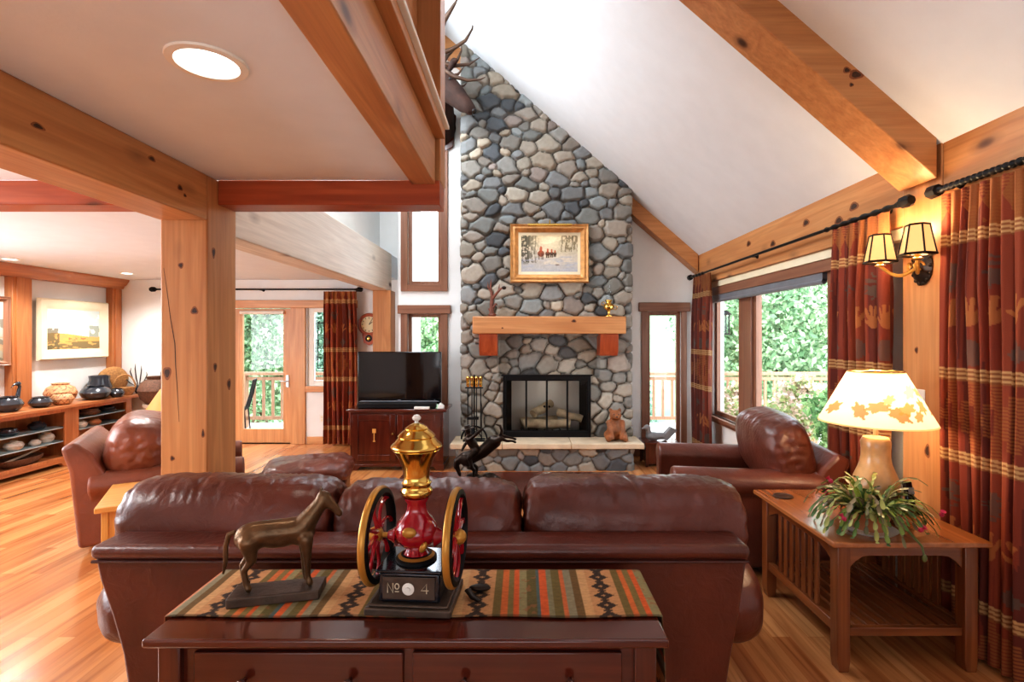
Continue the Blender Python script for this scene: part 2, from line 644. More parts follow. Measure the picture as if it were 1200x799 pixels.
def fbm(x, y, seed=0, o=4):
    s = 0
    a = .5
    for i in range(o):
        s = s + a * vnoise(x * 2 ** i, y * 2 ** i, seed + i)
        a *= .5
    return s


def LC(r, g, b):
    return np.array(lin((r, g, b)))


def add_knots(o, knots, cracks=()):
    """knots (centre, normal axis 'x'/'y', width, height) and cracks (points, axis) drawn into the timber's own mesh"""
    me = o.data
    base = len(me.materials)
    me.materials.append(M['knot']); me.materials.append(M['knot_ring'])
    bm = bmesh.new(); bm.from_mesh(me)
    for c, ax, w, h in knots:
        sg = 1 if ax[0] == '+' else -1
        for lay, (k, mi) in enumerate(((1., base + 1), (.62, base))):
            vs = []
            for i in range(20):
                t = 2 * PI * i / 20
                r_ = k * (1 + .12 * math.sin(3 * t + c[2] * 9))
                u, z = w * r_ * math.cos(t), h * r_ * math.sin(t)
                off = sg * (.0006 + .0006 * lay)
                p = (c[0] + off, c[1] + u, c[2] + z) if ax[1] == 'x' else (c[0] + u, c[1] + off, c[2] + z)
                vs.append(bm.verts.new(p))
            bm.faces.new(vs).material_index = mi
    for pts, ax in cracks:
        n = len(pts)
        for i in range(n - 1):
            (x0, y0, z0), (x1, y1, z1) = pts[i], pts[i + 1]
            w0, w1 = .0016 * (1 - abs(2 * i / (n - 1) - 1)) + .0012, .0016 * (1 - abs(2 * (i + 1) / (n - 1) - 1)) + .0012
            q = [bm.verts.new(p) for p in ((x0 - w0, y0 - .0007, z0), (x0 + w0, y0 - .0007, z0), (x1 + w1, y1 - .0007, z1), (x1 - w1, y1 - .0007, z1))]
            bm.faces.new(q).material_index = base
    bm.to_mesh(me); bm.free()


# ------------------------------------------------------------------ the room shell
XR, YB, YF, XL = 2.40, 6.85, 7.62, -6.05      # right wall, chimney wall, far left wall, left wall
SL, EV = .867, 2.655                          # roof slope and eave height at x = 2.30


def ceil_z(x):
    return EV + SL * (2.30 - x)


def wall_mb(axis, pos, thick, u0, u1, z0, z1, holes=()):
    mb = MB()
    us = sorted({u0, u1, *[h[0] for h in holes], *[h[1] for h in holes]})
    zs = sorted({z0, z1, *[h[2] for h in holes], *[h[3] for h in holes]})

    def inside(u, z):
        return any(h[0] < u < h[1] and h[2] < z < h[3] for h in holes)

    def P(u, d, z):
        return (u, pos + d, z) if axis == 'y' else (pos + d, u, z)

    def quad(a):
        mb.bm.faces.new([mb.bm.verts.new(p) for p in a])
    for ua, ub in zip(us, us[1:]):
        for za, zb in zip(zs, zs[1:]):
            if inside((ua + ub) / 2, (za + zb) / 2):
                continue
            for d in (0, thick):
                quad([P(ua, d, za), P(ub, d, za), P(ub, d, zb), P(ua, d, zb)])
    for h in list(holes) + [(u0, u1, z0, z1)]:
        a, b, c, d = h
        for (p, q) in (((a, c), (b, c)), ((b, c), (b, d)), ((b, d), (a, d)), ((a, d), (a, c))):
            quad([P(p[0], 0, p[1]), P(q[0], 0, q[1]), P(q[0], thick, q[1]), P(p[0], thick, p[1])])
    bmesh.ops.remove_doubles(mb.bm, verts=mb.bm.verts[:], dist=1e-5)
    return mb


def clip_roof(mb, extra=.1):
    bmesh.ops.bisect_plane(mb.bm, geom=mb.bm.verts[:] + mb.bm.edges[:] + mb.bm.faces[:], plane_co=(2.30, 0, EV + extra),
                           plane_no=Vector((SL, 0, 1)).normalized(), clear_outer=True)
    return mb


mb = MB(); mb.box(XL - .1, XR + .1, -2.2, YF + .05, -.1, 0); st(mb, 'floor', 'floor', smooth=False)
LW = (-1.53, -1.085, .62, 1.90)     # lower left window in the chimney wall
UW = (-1.53, -1.085, 2.29, 4.75)    # upper left window
RD = (1.667, 2.12, 0.0, 1.93)       # glazed door right of the chimney
st(clip_roof(wall_mb('y', YB, .12, -1.655, XR, 0, 6.4, [LW, UW, RD])), 'wall_back', 'wall', smooth=False)
FD = (-4.32, -3.44, 0.0, 2.02)
SLT = (-3.20, -2.55, .86, 2.02)
st(clip_roof(wall_mb('y', YF, .12, XL - .1, -1.655, 0, 6.6, [FD, SLT])), 'wall_far_left', 'wall', smooth=False)
st(clip_roof(wall_mb('x', -1.655, .12, YB + .121, YF + .12, 0, 6.4)), 'wall_return', 'wall', smooth=False)
RW = (3.98, 6.45, .62, 2.10)
st(wall_mb('x', XR, .14, -2.2, YB + .12, 0, 2.72, [RW]), 'wall_right', 'wall', smooth=False)
st(wall_mb('x', XL - .1, .1, -2.2, YF + .12, 0, 2.76), 'wall_left', 'wall', smooth=False)
st(clip_roof(wall_mb('x', -2.22, .1, -2.2, YF, 2.76, 6.9)), 'wall_upper_left', 'wall', smooth=False)
st(clip_roof(wall_mb('y', -2.2, .1, XL - .1, XR + .14, 0, 6.9)), 'wall_rear', 'wall', smooth=False)
# sloped ceiling of the great room
mb = MB()
mb.prism([(XR + .25, EV - SL * .35), (-2.3, ceil_z(-2.3)), (-2.3, ceil_z(-2.3) + .22), (XR + .25, EV - SL * .35 + .22)], 1, -2.25, YF + .15)
st(mb, 'ceiling', 'ceil', smooth=False)
# flat ceiling under the loft
mb = MB(); mb.box(XL - .1, -.53, -2.2, 3.10, 2.545, 2.76); st(mb, 'ceiling_under_loft', 'ceil', smooth=False)
mb = MB(); mb.box(XL - .1, -1.86, 3.281, YF, 2.44, 2.76); st(mb, 'ceiling_left_room', 'ceil', smooth=False)

# timbers
mb = MB(); mb.box(-2.12, -1.845, 3.0, 3.30, 0, 2.545); o = st(mb, 'timber_post', 'fir_z', bevel=.008)
add_knots(o, [((-2.0, 3.0, 2.015), '-y', .016, .018), ((-1.92, 3.0, 1.75), '-y', .022, .024), ((-2.08, 3.0, 1.385), '-y', .024, .038), ((-2.05, 3.0, .885), '-y', .014, .016), ((-1.87, 3.0, 1.03), '-y', .010, .026),
              ((-1.845, 3.075, 1.415), '+x', .018, .028), ((-1.845, 3.22, 1.30), '+x', .022, .036), ((-1.845, 3.06, 2.10), '+x', .018, .034)],
          [([(-2.10, 3.0, 2.0), (-2.08, 3.0, 1.86), (-2.06, 3.0, 1.70), (-2.035, 3.0, 1.56), (-2.03, 3.0, 1.42), (-2.02, 3.0, 1.28), (-2.01, 3.0, 1.10)], 'y')])
mb = MB(); mb.box(-2.12, -1.845, -2.2, 2.999, 2.28, 2.546); o = st(mb, 'ceiling_beam', 'fir_y', bevel=.008)
add_knots(o, [((-1.845, 2.55, 2.484), '+x', .026, .014), ((-1.845, 2.76, 2.40), '+x', .022, .016), ((-1.845, 2.80, 2.37), '+x', .014, .010), ((-1.845, 1.95, 2.40), '+x', .03, .012)])
mb = MB(); mb.box(-1.844, -.50, 3.10, 3.28, 2.396, 2.546); st(mb, 'ceiling_beam', 'red_x', bevel=.006)
mb = MB(); mb.box(XL, -2.121, 3.10, 3.28, 2.396, 2.546); st(mb, 'ceiling_beam', 'red_x', bevel=.006)
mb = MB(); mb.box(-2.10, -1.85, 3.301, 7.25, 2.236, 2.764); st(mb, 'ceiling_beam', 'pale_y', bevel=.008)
mb = MB(); mb.box(-2.06, -1.81, 7.05, 7.30, 0, 2.235); st(mb, 'timber_post', 'fir_z', bevel=.008)
# loft edge: beam, trim strip and end post
mb = MB(); mb.box(-.67, -.527, -2.2, 3.10, 2.52, 2.80); st(mb, 'loft_edge_beam', 'fir_y', bevel=.006)
mb = MB(); mb.box(-.60, -.47, -2.2, 3.12, 2.801, 2.86); st(mb, 'trim_1', 'fir_y', bevel=.004)
mb = MB(); mb.box(-.60, -.445, -2.2, 3.13, 2.861, 2.885); st(mb, 'trim_2', 'white', bevel=.004)
mb = MB(); mb.box(-.72, -.50, 3.13, 3.32, 2.55, 5.05); st(mb, 'loft_corner_post', 'fir_z', bevel=.006)
mb = MB(); mb.box(-.70, -.52, -2.2, 3.12, 2.886, 2.96); mb.box(-.70, -.64, -2.2, 3.12, 2.96, 3.9); st(mb, 'loft_parapet', 'fir_y', bevel=.004)
# right wall plate, pilaster and rafter
mb = MB(); mb.box(2.30, XR, 3.09, YB, 2.265, 2.68); o = st(mb, 'wall_plate_beam', 'fir_y', bevel=.006)
add_knots(o, [((2.30, y, z), '-x', .05, .03) for y, z in ((3.55, 2.50), (3.72, 2.44), (3.60, 2.40), (4.15, 2.52), (4.7, 2.45), (5.2, 2.54))])
mb = MB(); mb.box(2.30, XR, -2.1, 2.80, 2.265, 2.68); st(mb, 'wall_plate_beam', 'fir_y', bevel=.006)
mb = MB(); mb.box(2.295, XR, 2.80, 3.09, 0, 2.70); o = st(mb, 'timber_pilaster', 'fir_z', bevel=.006)
add_knots(o, [((2.295, 2.90, .95), '-x', .02, .04), ((2.295, 2.98, 1.52), '-x', .014, .02)])
mb = MB(); mb.box(2.325, 2.399, 3.092, 6.84, 2.195, 2.262); st(mb, 'trim_3', 'cream')
mb = MB(); mb.box(2.335, 2.399, 3.70, 6.62, 2.10, 2.194); st(mb, 'trim_4', 'trim_y', bevel=.004)


def rafter(name, xa, xb, y0, y1, dep, mat):
    mb = MB()
    ang = math.atan(SL)
    vd = dep
    mb.prism([(xa, ceil_z(xa) + .02), (xb, ceil_z(xb) + .02), (xb, ceil_z(xb) - vd), (xa, ceil_z(xa) - vd)], 1, y0, y1)
    return st(mb, name, mat, bevel=.006)


m_raf = wood('rafter fir', FIR_L, FIR_D, 0, .38)
for n in m_raf.node_tree.nodes:
    if n.type == 'MAPPING':
        n.inputs['Rotation'].default_value = (0, -math.atan(SL), 0)
o = rafter('ceiling_rafter', 2.27, -2.2, 2.80, 3.08, .215, m_raf)
add_knots(o, [((1.825, 2.80, 3.03), '-y', .040, .026), ((1.775, 2.80, 3.055), '-y', .022, .018), ((1.80, 2.80, 2.975), '-y', .013, .012), ((.95, 2.80, 3.78), '-y', .02, .016)])
rafter('wall_rafter', 2.29, -1.6, 6.66, YB - .001, .225, m_raf)
# baseboards
mb = MB(); mb.box(-3.20, -1.66, YF - .02, YF, 0, .11); st(mb, 'baseboard_far_left', 'door_x', bevel=.003)
mb = MB(); mb.box(1.36, 1.58, YB - .02, YB, 0, .11); st(mb, 'baseboard_back', 'trim_x', bevel=.003)


# ------------------------------------------------------------------ windows and doors
def opening(name, axis, pos, hole, wd, casing=.085, head=.12, sash=.05, mull=(), sill=True, pane_z=None, flare=.04, bottom=True, split=True):
    """frame round a hole in a wall; room is on the negative side of the wall"""
    u0, u1, z0, z1 = hole
    root = struct_root(name)

    def B(mb, ua, ub, da, db, za, zb):
        if axis == 'y':
            mb.box(ua, ub, pos + da, pos + db, za, zb)
        else:
            mb.box(pos + da, pos + db, ua, ub, za, zb)
    ax = 'x' if axis == 'y' else 'y'
    mb = MB()
    B(mb, u0 - casing, u0, -.03, .0, z0 - (casing if bottom else 0), z1)
    B(mb, u1, u1 + casing, -.03, .0, z0 - (casing if bottom else 0), z1)
    mb.build('casing', M[wd + '_z'], root, bevel=.004)
    if head:
        mb = MB()
        B(mb, u0 - casing - flare, u1 + casing + flare, -.05, .0, z1, z1 + head)
        mb.build('head_casing', M[wd + '_' + ax], root, bevel=.006)
    if sill:
        mb = MB()
        B(mb, u0, u1, -.03, .0, z0 - casing, z0)
        mb.build('sill', M[wd + '_' + ax], root, bevel=.004)
    edges = [u0] + [q for m_ in mull for q in m_] + [u1]
    for ua, ub in zip(edges[::2], edges[1::2]):
        mb = MB()
        B(mb, ua, ua + sash, .03, .08, z0, z1)
        B(mb, ub - sash, ub, .03, .08, z0, z1)
        B(mb, ua + sash, ub - sash, .03, .08, z0, z0 + sash)
        B(mb, ua + sash, ub - sash, .03, .08, z1 - sash, z1)
        mb.build('sash_frame', M[wd + '_z'], root, bevel=.004)
        mb = MB()
        B(mb, ua + sash, ub - sash, .052, .058, z0 + sash, z1 - sash)
        mb.build('pane', 'glass', root, smooth=False)
    for ua, ub in mull:
        mb = MB()
        B(mb, ua, ub, .0, .12, z0, z1)
        mb.build('mullion', M[wd + '_z'], root, bevel=.004)
    return root


opening('window_1', 'y', YB, LW, 'trim', .09, .115, .045)
opening('window_2', 'y', YB, UW, 'trim', .09, .10, .05)
r = opening('window_3', 'x', XR, RW, 'trim', .08, 0, .055, mull=[(5.38, 5.68)], sill=True)
mb = MB(); mb.box(2.33, 2.42, 3.98, 6.45, .585, .62); mb.build('sill_board', 'trim_y', r, bevel=.004)
mb = MB(); mb.box(2.345, 2.398, 4.0, 6.45, 2.035, 2.098); mb.tube([(2.36, 4.0, 2.03), (2.36, 6.45, 2.03)], .022, n=10)
tag(mb.build('roller_blind', 'grey', None), 'rolled-up grey window blind at the top of the wide right-hand window', 'blind')

# glazed door right of chimney
r = opening('door_1', 'y', YB, RD, 'trim', .075, .12, .05, sill=False, bottom=False)
mb = MB(); mb.box(RD[0] + .05, RD[1] - .05, YB + .03, YB + .08, .05, .16); mb.build('kick_rail', 'trim_x', r)

# french door with side light
r = struct_root('door_2')
mb = MB()
mb.box(FD[0] - .10, FD[0], YF - .03, YF + .02, 0, 2.02); mb.box(FD[1], SLT[0] - .02, YF - .03, YF + .06, 0, 2.02)
mb.build('casing', 'door_z', r, bevel=.004)
mb = MB(); mb.box(FD[0] - .2, -2.45, YF - .05, YF, 2.02, 2.135); mb.build('head_casing', 'door_x', r, bevel=.005)
mb = MB()
mb.box(FD[0] + .01, -4.18, YF + .03, YF + .08, .01, 2.01); mb.box(-3.57, FD[1] - .01, YF + .03, YF + .08, .01, 2.01)
mb.box(-4.18, -3.57, YF + .03, YF + .08, .01, .215); mb.box(-4.18, -3.57, YF + .03, YF + .08, 1.93, 2.01)
d = mb.build('door_frame', 'door_z', r, bevel=.003)
mb = MB(); mb.box(-4.18, -3.57, YF + .052, YF + .058, .215, 1.93); mb.build('pane', 'glass', d, smooth=False)
mb = MB(); mb.box(-3.525, -3.485, YF + .015, YF + .03, .84, 1.02); mb.tube([(-3.505, YF + .02, .93), (-3.505, YF - .03, .93), (-3.60, YF - .035, .935)], [.009, .009, .007], n=8)
mb.build('door_handle', 'steel', d)
mb = MB(); mb.tube([(-4.2, YF + .005, 1.955), (-3.55, YF + .005, 1.955)], .026, n=12)
tag(mb.build('roller_blind', 'white'), 'rolled-up white blind across the head of the glazed patio door', 'blind')
r = opening('window_4', 'y', YF, SLT, 'white', .0, 0, .05, sill=False, bottom=False) if False else struct_root('window_4')
mb = MB()
mb.box(SLT[0] - .02, SLT[1], YF - .03, YF, .775, .86)
mb.build('sill', 'door_x', r, bevel=.004)
mb = MB()
u0, u1, z0, z1 = SLT
for a in ((u0, u0 + .09, z0, z1), (u1 - .09, u1, z0, z1), (u0 + .09, u1 - .09, z0, z0 + .08), (u0 + .09, u1 - .09, z1 - .06, z1)):
    mb.box(a[0], a[1], YF + .03, YF + .08, a[2], a[3])
f = mb.build('sash_frame', 'white', r, bevel=.004)
mb = MB(); mb.box(u0 + .09, u1 - .09, YF + .052, YF + .058, z0 + .08, z1 - .06); mb.build('pane', 'glass', f, smooth=False)
mb = MB()
for z in (1.12, 1.42, 1.62, 1.80):
    mb.box(u0 + .14, u1 - .14, YF + .046, YF + .051, z - .006, z + .006)
for x in (u0 + .14, u0 + .24, u1 - .24, u1 - .14):
    mb.box(x - .006, x + .006, YF + .046, YF + .051, 1.12, 1.80)
mb.build('leading', 'black', f, smooth=False)

# ------------------------------------------------------------------ stone work
PAL = [(158, 156, 150), (142, 144, 144), (136, 138, 138), (172, 164, 150), (184, 172, 154), (152, 144, 134), (126, 128, 128), (92, 96, 100),
       (164, 154, 142), (176, 166, 152), (146, 152, 152), (160, 148, 140), (138, 140, 136), (150, 146, 138), (144, 140, 132)]


class Stones:
    def __init__(self, w, h, seed, r0=.062, r1=.135, warm=None):
        rs = np.random.default_rng(seed)
        c, r = [], []
        tries = 0
        for rad_lo, rad_hi, nt in ((r1 * .8, r1, 500), (r1 * .6, r1 * .85, 2500), (r0 * 1.1, r1 * .62, 6000), (r0 * .8, r0 * 1.15, 6000)):
            for _ in range(nt):
                p = rs.random(2) * (w, h)
                rr = rad_lo + rs.random() * (rad_hi - rad_lo)
                if c:
                    d = np.hypot((np.array(c)[:, 0] - p[0]) / 1.16, (np.array(c)[:, 1] - p[1]) / .88)
                    if (d < (np.array(r) + rr) * .93).any():
                        continue
                c.append(p)
                r.append(rr)
        self.c, self.r = np.array(c), np.array(r)
        n = len(c)
        self.rot = rs.normal(0, .28, n)
        asp = 1.1 + rs.random(n) * .3
        self.a, self.b = self.r * asp, self.r / asp * 1.12
        k = rs.integers(0, len(PAL), n)
        col = np.array([lin(PAL[i]) for i in k])
        col *= (.62 + .38 * rs.random((n, 1)))
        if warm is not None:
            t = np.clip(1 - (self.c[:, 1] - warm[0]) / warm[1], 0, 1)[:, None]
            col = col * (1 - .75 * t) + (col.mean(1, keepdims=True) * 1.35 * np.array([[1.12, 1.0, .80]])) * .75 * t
        self.col = col
        self.h = .75 + .5 * rs.random(n)

    def __call__(self, U, V):
        shp = U.shape
        u, v = U.ravel(), V.ravel()
        # wobble gives lumpy outlines
        u = u + (fbm(U.ravel() * 9, V.ravel() * 9, 3, 2) - .35) * .035
        v = v + (fbm(U.ravel() * 9, V.ravel() * 9, 9, 2) - .35) * .035
        H = np.zeros(len(u))
        C = np.zeros((len(u), 3))
        cs, sn = np.cos(self.rot), np.sin(self.rot)
        for s in range(0, len(u), 6000):
            du = u[s:s + 6000, None] - self.c[None, :, 0]
            dv = v[s:s + 6000, None] - self.c[None, :, 1]
            x = (du * cs + dv * sn) / self.a
            y = (-du * sn + dv * cs) / self.b
            d = (np.abs(x) ** 2.4 + np.abs(y) ** 2.4) ** (1 / 2.4)
            i = np.argpartition(d, 1, axis=1)[:, :2]
            dd = np.take_along_axis(d, i, 1)
            o = np.argsort(dd, 1)
            i0 = np.take_along_axis(i, o, 1)[:, 0]
            ds = np.sort(dd, 1)
            g = ds[:, 1] - ds[:, 0]
            t = np.clip((g - .055) / .75, 0, 1) * np.clip((1.42 - ds[:, 0]) / .42, 0, 1)
            dome = np.sqrt(np.clip(1 - (1 - t) ** 2, 0, 1))
            H[s:s + 6000] = np.where(t > 0, .012 + .055 * dome * self.h[i0], 0)
            m = np.clip(t / .06, 0, 1)[:, None]
            C[s:s + 6000] = self.col[i0] * m + LC(112, 106, 98)[None] * (1 - m)
        spk = .82 + .36 * fbm(U.ravel() * 30, V.ravel() * 30, 21, 3)[:, None]
        return H.reshape(shp), (C * spk).reshape(shp + (3,))


FP = thing('fireplace', 'tall river-stone fireplace with chimney rising to the sloped ceiling', 'fireplace', (.31, 6.5, 0))
FX0, FX1, FY = -.737, 1.354, 6.5
HOLE = (-.2275, .845, .335, 1.09)
REC = (-.30, .97, 1.09, 1.60)
side = .34
W = FX1 - FX0
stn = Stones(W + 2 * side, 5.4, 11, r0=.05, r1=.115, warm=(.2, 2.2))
us = np.linspace(0, W + 2 * side, 228)
vs = np.linspace(0, 5.35, 430)
U, V = np.meshgrid(us, vs, indexing='ij')
Hh, Cc = stn(U, V)
X = np.clip(U - side, 0, W) + FX0
Y = FY + np.clip(side - U, 0, None) + np.clip(U - side - W, 0, None)
nx = np.where(U < side, -1., np.where(U > side + W, 1., 0.))
ny = np.where((U >= side) & (U <= side + W), -1., 0.)
ed = .02
nearl, nearr = np.abs(U - side) < ed, np.abs(U - side - W) < ed
nx = np.where(nearl, -.7, np.where(nearr, .7, nx)); ny = np.where(nearl | nearr, -.7, ny)
rec = (X > REC[0]) & (X < REC[1]) & (V > REC[2]) & (V < REC[3]) & (ny < -.9)
Pt = np.stack([X + nx * Hh * .75 - .31, Y + ny * Hh + rec * .13 - 6.5, V], -1)
fx, fv = (X[:-1, :-1] + X[1:, 1:]) / 2, (V[:-1, :-1] + V[1:, 1:]) / 2
fy = (Y[:-1, :-1] + Y[1:, 1:]) / 2
keep = ~((fx > HOLE[0]) & (fx < HOLE[1]) & (fv > HOLE[2]) & (fv < HOLE[3]) & (fy < FY + .01)) & (fv < ceil_z(fx) + .06)
grid_obj('stone_chimney', Pt, Cc, 'v_stone', FP, mask=keep)


def flat_stones(name, x0, x1, y0, y1, z0, z1, seed, parent, off):
    """stones wrapped round three sides of a low base"""
    a, w = y1 - y0, x1 - x0
    s_ = Stones(w + 2 * a, z1 - z0, seed, .05, .10)
    s_.col *= .92
    us = np.linspace(0, w + 2 * a, int((w + 2 * a) / .0115))
    vs = np.linspace(0, z1 - z0, int((z1 - z0) / .0115))
    U, V = np.meshgrid(us, vs, indexing='ij')
    H, C = s_(U, V)
    X = np.clip(U - a, 0, w) + x0
    Y = y0 + np.clip(a - U, 0, None) + np.clip(U - a - w, 0, None)
    nx = np.where(U < a, -1., np.where(U > a + w, 1., 0.))
    ny = np.where((U >= a) & (U <= a + w), -1., 0.)
    P = np.stack([X + nx * H * .6 - off[0], Y + ny * H * .6 - off[1], V + z0], -1)
    return grid_obj(name, P, C, 'v_stone', parent)


flat_stones('hearth_base', -.76, 1.30, 6.12, 6.5, 0, .27, 5, FP, (.31, 6.5))
# three sandstone slabs with rough edges
for x0, x1 in ((-.85, -.24), (-.235, .58), (.585, 1.44)):
    mb = MB()
    n = 14
    top = [(x0 + (x1 - x0) * i / n - .31, 6.035 - 6.5 + random.uniform(-.008, .008)) for i in range(n + 1)]
    poly = top + [(x1 - .31, .02), (x0 - .31, .02)]
    mb.prism(poly, 2, .268, .333)
    mb.build('hearth_slab', 'stonecap', FP, bevel=.008)
mb = MB(); mb.box(-.914, .95, -.30, .07, 1.63, 1.842)
o = mb.build('mantel_shelf', 'fir_x', FP, bevel=.012)
add_knots(o, [((.315, -.30, 1.785), '-y', .032, .020), ((-.55, -.30, 1.70), '-y', .014, .010)])
for x in (-.53, .955):
    mb = MB(); mb.prism([(-.24, 1.63), (.06, 1.63), (.06, 1.36), (-.17, 1.36), (-.215, 1.42)], 0, x - .31, x + .225 - .31)
    mb.build('corbel', 'red_z', FP, bevel=.006)
# firebox with steel surround and bifold glass doors
hx0, hx1, hz0, hz1 = HOLE
mb = MB()
for q in ([(hx0, 0, hz0), (hx1, 0, hz0), (hx1 - .12, .5, hz0), (hx0 + .12, .5, hz0)], [(hx0, 0, hz1), (hx1, 0, hz1), (hx1 - .12, .5, hz1), (hx0 + .12, .5, hz1)],
          [(hx0, 0, hz0), (hx0 + .12, .5, hz0), (hx0 + .12, .5, hz1), (hx0, 0, hz1)], [(hx1, 0, hz0), (hx1 - .12, .5, hz0), (hx1 - .12, .5, hz1), (hx1, 0, hz1)],
          [(hx0 + .12, .5, hz0), (hx1 - .12, .5, hz0), (hx1 - .12, .5, hz1), (hx0 + .12, .5, hz1)]):
    mb.bm.faces.new([mb.bm.verts.new((p[0] - .31, p[1], p[2])) for p in q])
mb.build('firebox', 'soot', FP, smooth=False)
mb = MB()
fw = .035
a, b = hx0 - .31 - .015, hx1 - .31 + .015
mb.box(a, a + fw, -.085, .0, hz0, hz1 + .02); mb.box(b - fw, b, -.085, .0, hz0, hz1 + .02)
mb.box(a + fw, b - fw, -.085, 0, hz0, hz0 + .07); mb.box(a + fw, b - fw, -.085, 0, hz1 - .035, hz1 + .02)
mb.box(a - .02, b + .02, -.10, -.06, hz1 + .012, hz1 + .03)
mb.build('fire_screen_frame', 'black', FP, bevel=.004)
wd = (b - a - 2 * fw) / 4
for i in range(4):
    x0 = a + fw + i * wd
    mb = MB()
    for q in ((x0, x0 + .012, hz0 + .07, hz1 - .035), (x0 + wd - .012, x0 + wd, hz0 + .07, hz1 - .035), (x0 + .012, x0 + wd - .012, hz0 + .07, hz0 + .085), (x0 + .012, x0 + wd - .012, hz1 - .05, hz1 - .035)):
        mb.box(q[0], q[1], -.07, -.05, q[2], q[3])
    dd = mb.build('glass_door', 'black', FP, smooth=False)
    mb = MB(); mb.box(x0 + .012, x0 + wd - .012, -.062, -.058, hz0 + .085, hz1 - .05)
    mb.build('pane', 'firedoor', dd, smooth=False)
    if i in (1, 2):
        mb = MB(); hxk = x0 + (wd - .03 if i == 1 else .03)
        mb.lathe([(0, 0), (.012, .004), (.014, .014), (0, .02)], 12, (hxk, -.07, .72), (R(90), 0, 0))
        mb.build('door_knob', 'black', dd)
mb = MB()
for i in range(7):
    x = -.01 + i * .10 - .31
    mb.tube([(x, .08, .40), (x, .12, .385), (x, .40, .385), (x, .42, .41)], .009, n=8)
for y in (.14, .36):
    mb.tube([(-.33, y, .375), (.31, y, .375)], .009, n=8)
for x in (-.30, .28):
    for y in (.14, .36):
        mb.tube([(x, y, .336), (x, y, .38)], .009, n=8)
mb.build('grate', 'black', FP)
# gas logs on the grate
logs = [((.02, 6.62, .462), (.62, 6.60, .470), .060, 'long pale log lying along the front of the fire grate'),
        ((-.02, 6.77, .466), (.46, 6.87, .48), .060, 'pale log lying behind the front log on the left of the grate'),
        ((.14, 6.60, .60), (.38, 6.84, .70), .055, 'pale log leaning crosswise on top of the log pile'),
        ((.46, 6.74, .60), (.78, 6.66, .52), .052, 'pale log sloping down to the right end of the fire grate')]
for p, q, rr, lb in logs:
    mb = MB()
    P0, P1 = Vector(p), Vector(q)
    pts = [P0.lerp(P1, t) + Vector((0, 0, .008 * math.sin(9 * t))) for t in np.linspace(0, 1, 9)]
    mb.tube(pts, [rr * random.uniform(.88, 1.1) for _ in pts], n=14)
    o = mb.build('fire_log', 'birch')
    tag(o, lb, 'log', 'logs in the fireplace')


# ------------------------------------------------------------------ pictures
def canvas(name, w, h, nx, ny, fn, parent, loc=(0, 0, 0), axis='y'):
    """painted panel: local width axis x (or y), height z, centred"""
    u = np.linspace(0, 1, nx); v = np.linspace(0, 1, ny)
    U, V = np.meshgrid(u, v, indexing='ij')
    C = fn(U, V)
    Z = np.zeros_like(U)
    if axis == 'y':
        P = np.stack([(U - .5) * w, Z, (V - .5) * h], -1)
    else:
        P = np.stack([Z, (U - .5) * w, (V - .5) * h], -1)
    o = grid_obj(name, P, C, 'v_paint', parent)
    o.location = loc
    return o


def mixc(C, col, m):
    m = np.clip(m, 0, 1)[..., None]
    return C * (1 - m) + np.array(col) * m


def snow_scene(U, V):
    C = lerp3(LC(196, 196, 200), LC(236, 216, 176), V)
    C = mixc(C, LC(255, 244, 214), np.exp(-((U - .55) ** 2 / .05 + (V - .85) ** 2 / .06)))
    m1 = (V > .58 + .12 * np.sin(U * 5 + .6)) & (V < .82 + .06 * np.sin(U * 11))
    C = mixc(C, LC(206, 196, 170), .5 * m1)
    n = fbm(U * 26, V * 18, 4, 4)
    tl = np.clip((.36 - U) / .25, 0, 1) * np.clip((V - .18) / .1, 0, 1)
    C = mixc(C, LC(84, 84, 70), tl * (n > .46) * .9)
    tr = np.clip((U - .62) / .2, 0, 1) * np.clip((V - .52) / .08, 0, 1)
    C = mixc(C, LC(128, 116, 88), tr * (fbm(U * 34, V * 14, 8, 4) > .48) * .8)
    for k, x in enumerate((.03, .08, .13, .19, .25, .72, .79, .9)):
        C = mixc(C, LC(92, 80, 64), ((np.abs(U - x - .01 * np.sin(V * 9)) < .006) & (V > (.25 if x < .5 else .55))) * .8)
    sh = (fbm(U * 6, V * 22, 14, 3) > .5) & (V < .42)
    C = mixc(C, LC(186, 190, 204), sh * .6)
    C = mixc(C, LC(238, 224, 200), ((V < .45) & (V > .2) & (U > .4) & (fbm(U * 5, V * 14, 15, 3) > .45)) * .6)
    # small group of riders
    for x, s, c in ((.35, 1.2, (150, 72, 40)), (.47, .85, (120, 70, 44)), (.54, .75, (96, 66, 50)), (.60, .6, (110, 84, 60))):
        y = .50 - .0 * s
        body = ((U - x) / (.05 * s)) ** 2 + ((V - y) / (.07 * s)) ** 2 < 1
        C = mixc(C, LC(*c), body * .95)
        C = mixc(C, LC(190, 84, 46), ((((U - x) / (.02 * s)) ** 2 + ((V - y - .1 * s) / (.07 * s)) ** 2) < 1) * .9)
        for dx in (-.03, -.012, .014, .03):
            C = mixc(C, LC(70, 46, 34), ((np.abs(U - x - dx * s) < .006) & (V < y) & (V > y - .14 * s)) * .9)
    C = mixc(C, LC(120, 96, 84), ((((U - .64) / .04) ** 2 + ((V - .19) / .018) ** 2) < 1) * .8)
    return C * (.68 + .26 * fbm(U * 40, V * 30, 30, 3))[..., None]


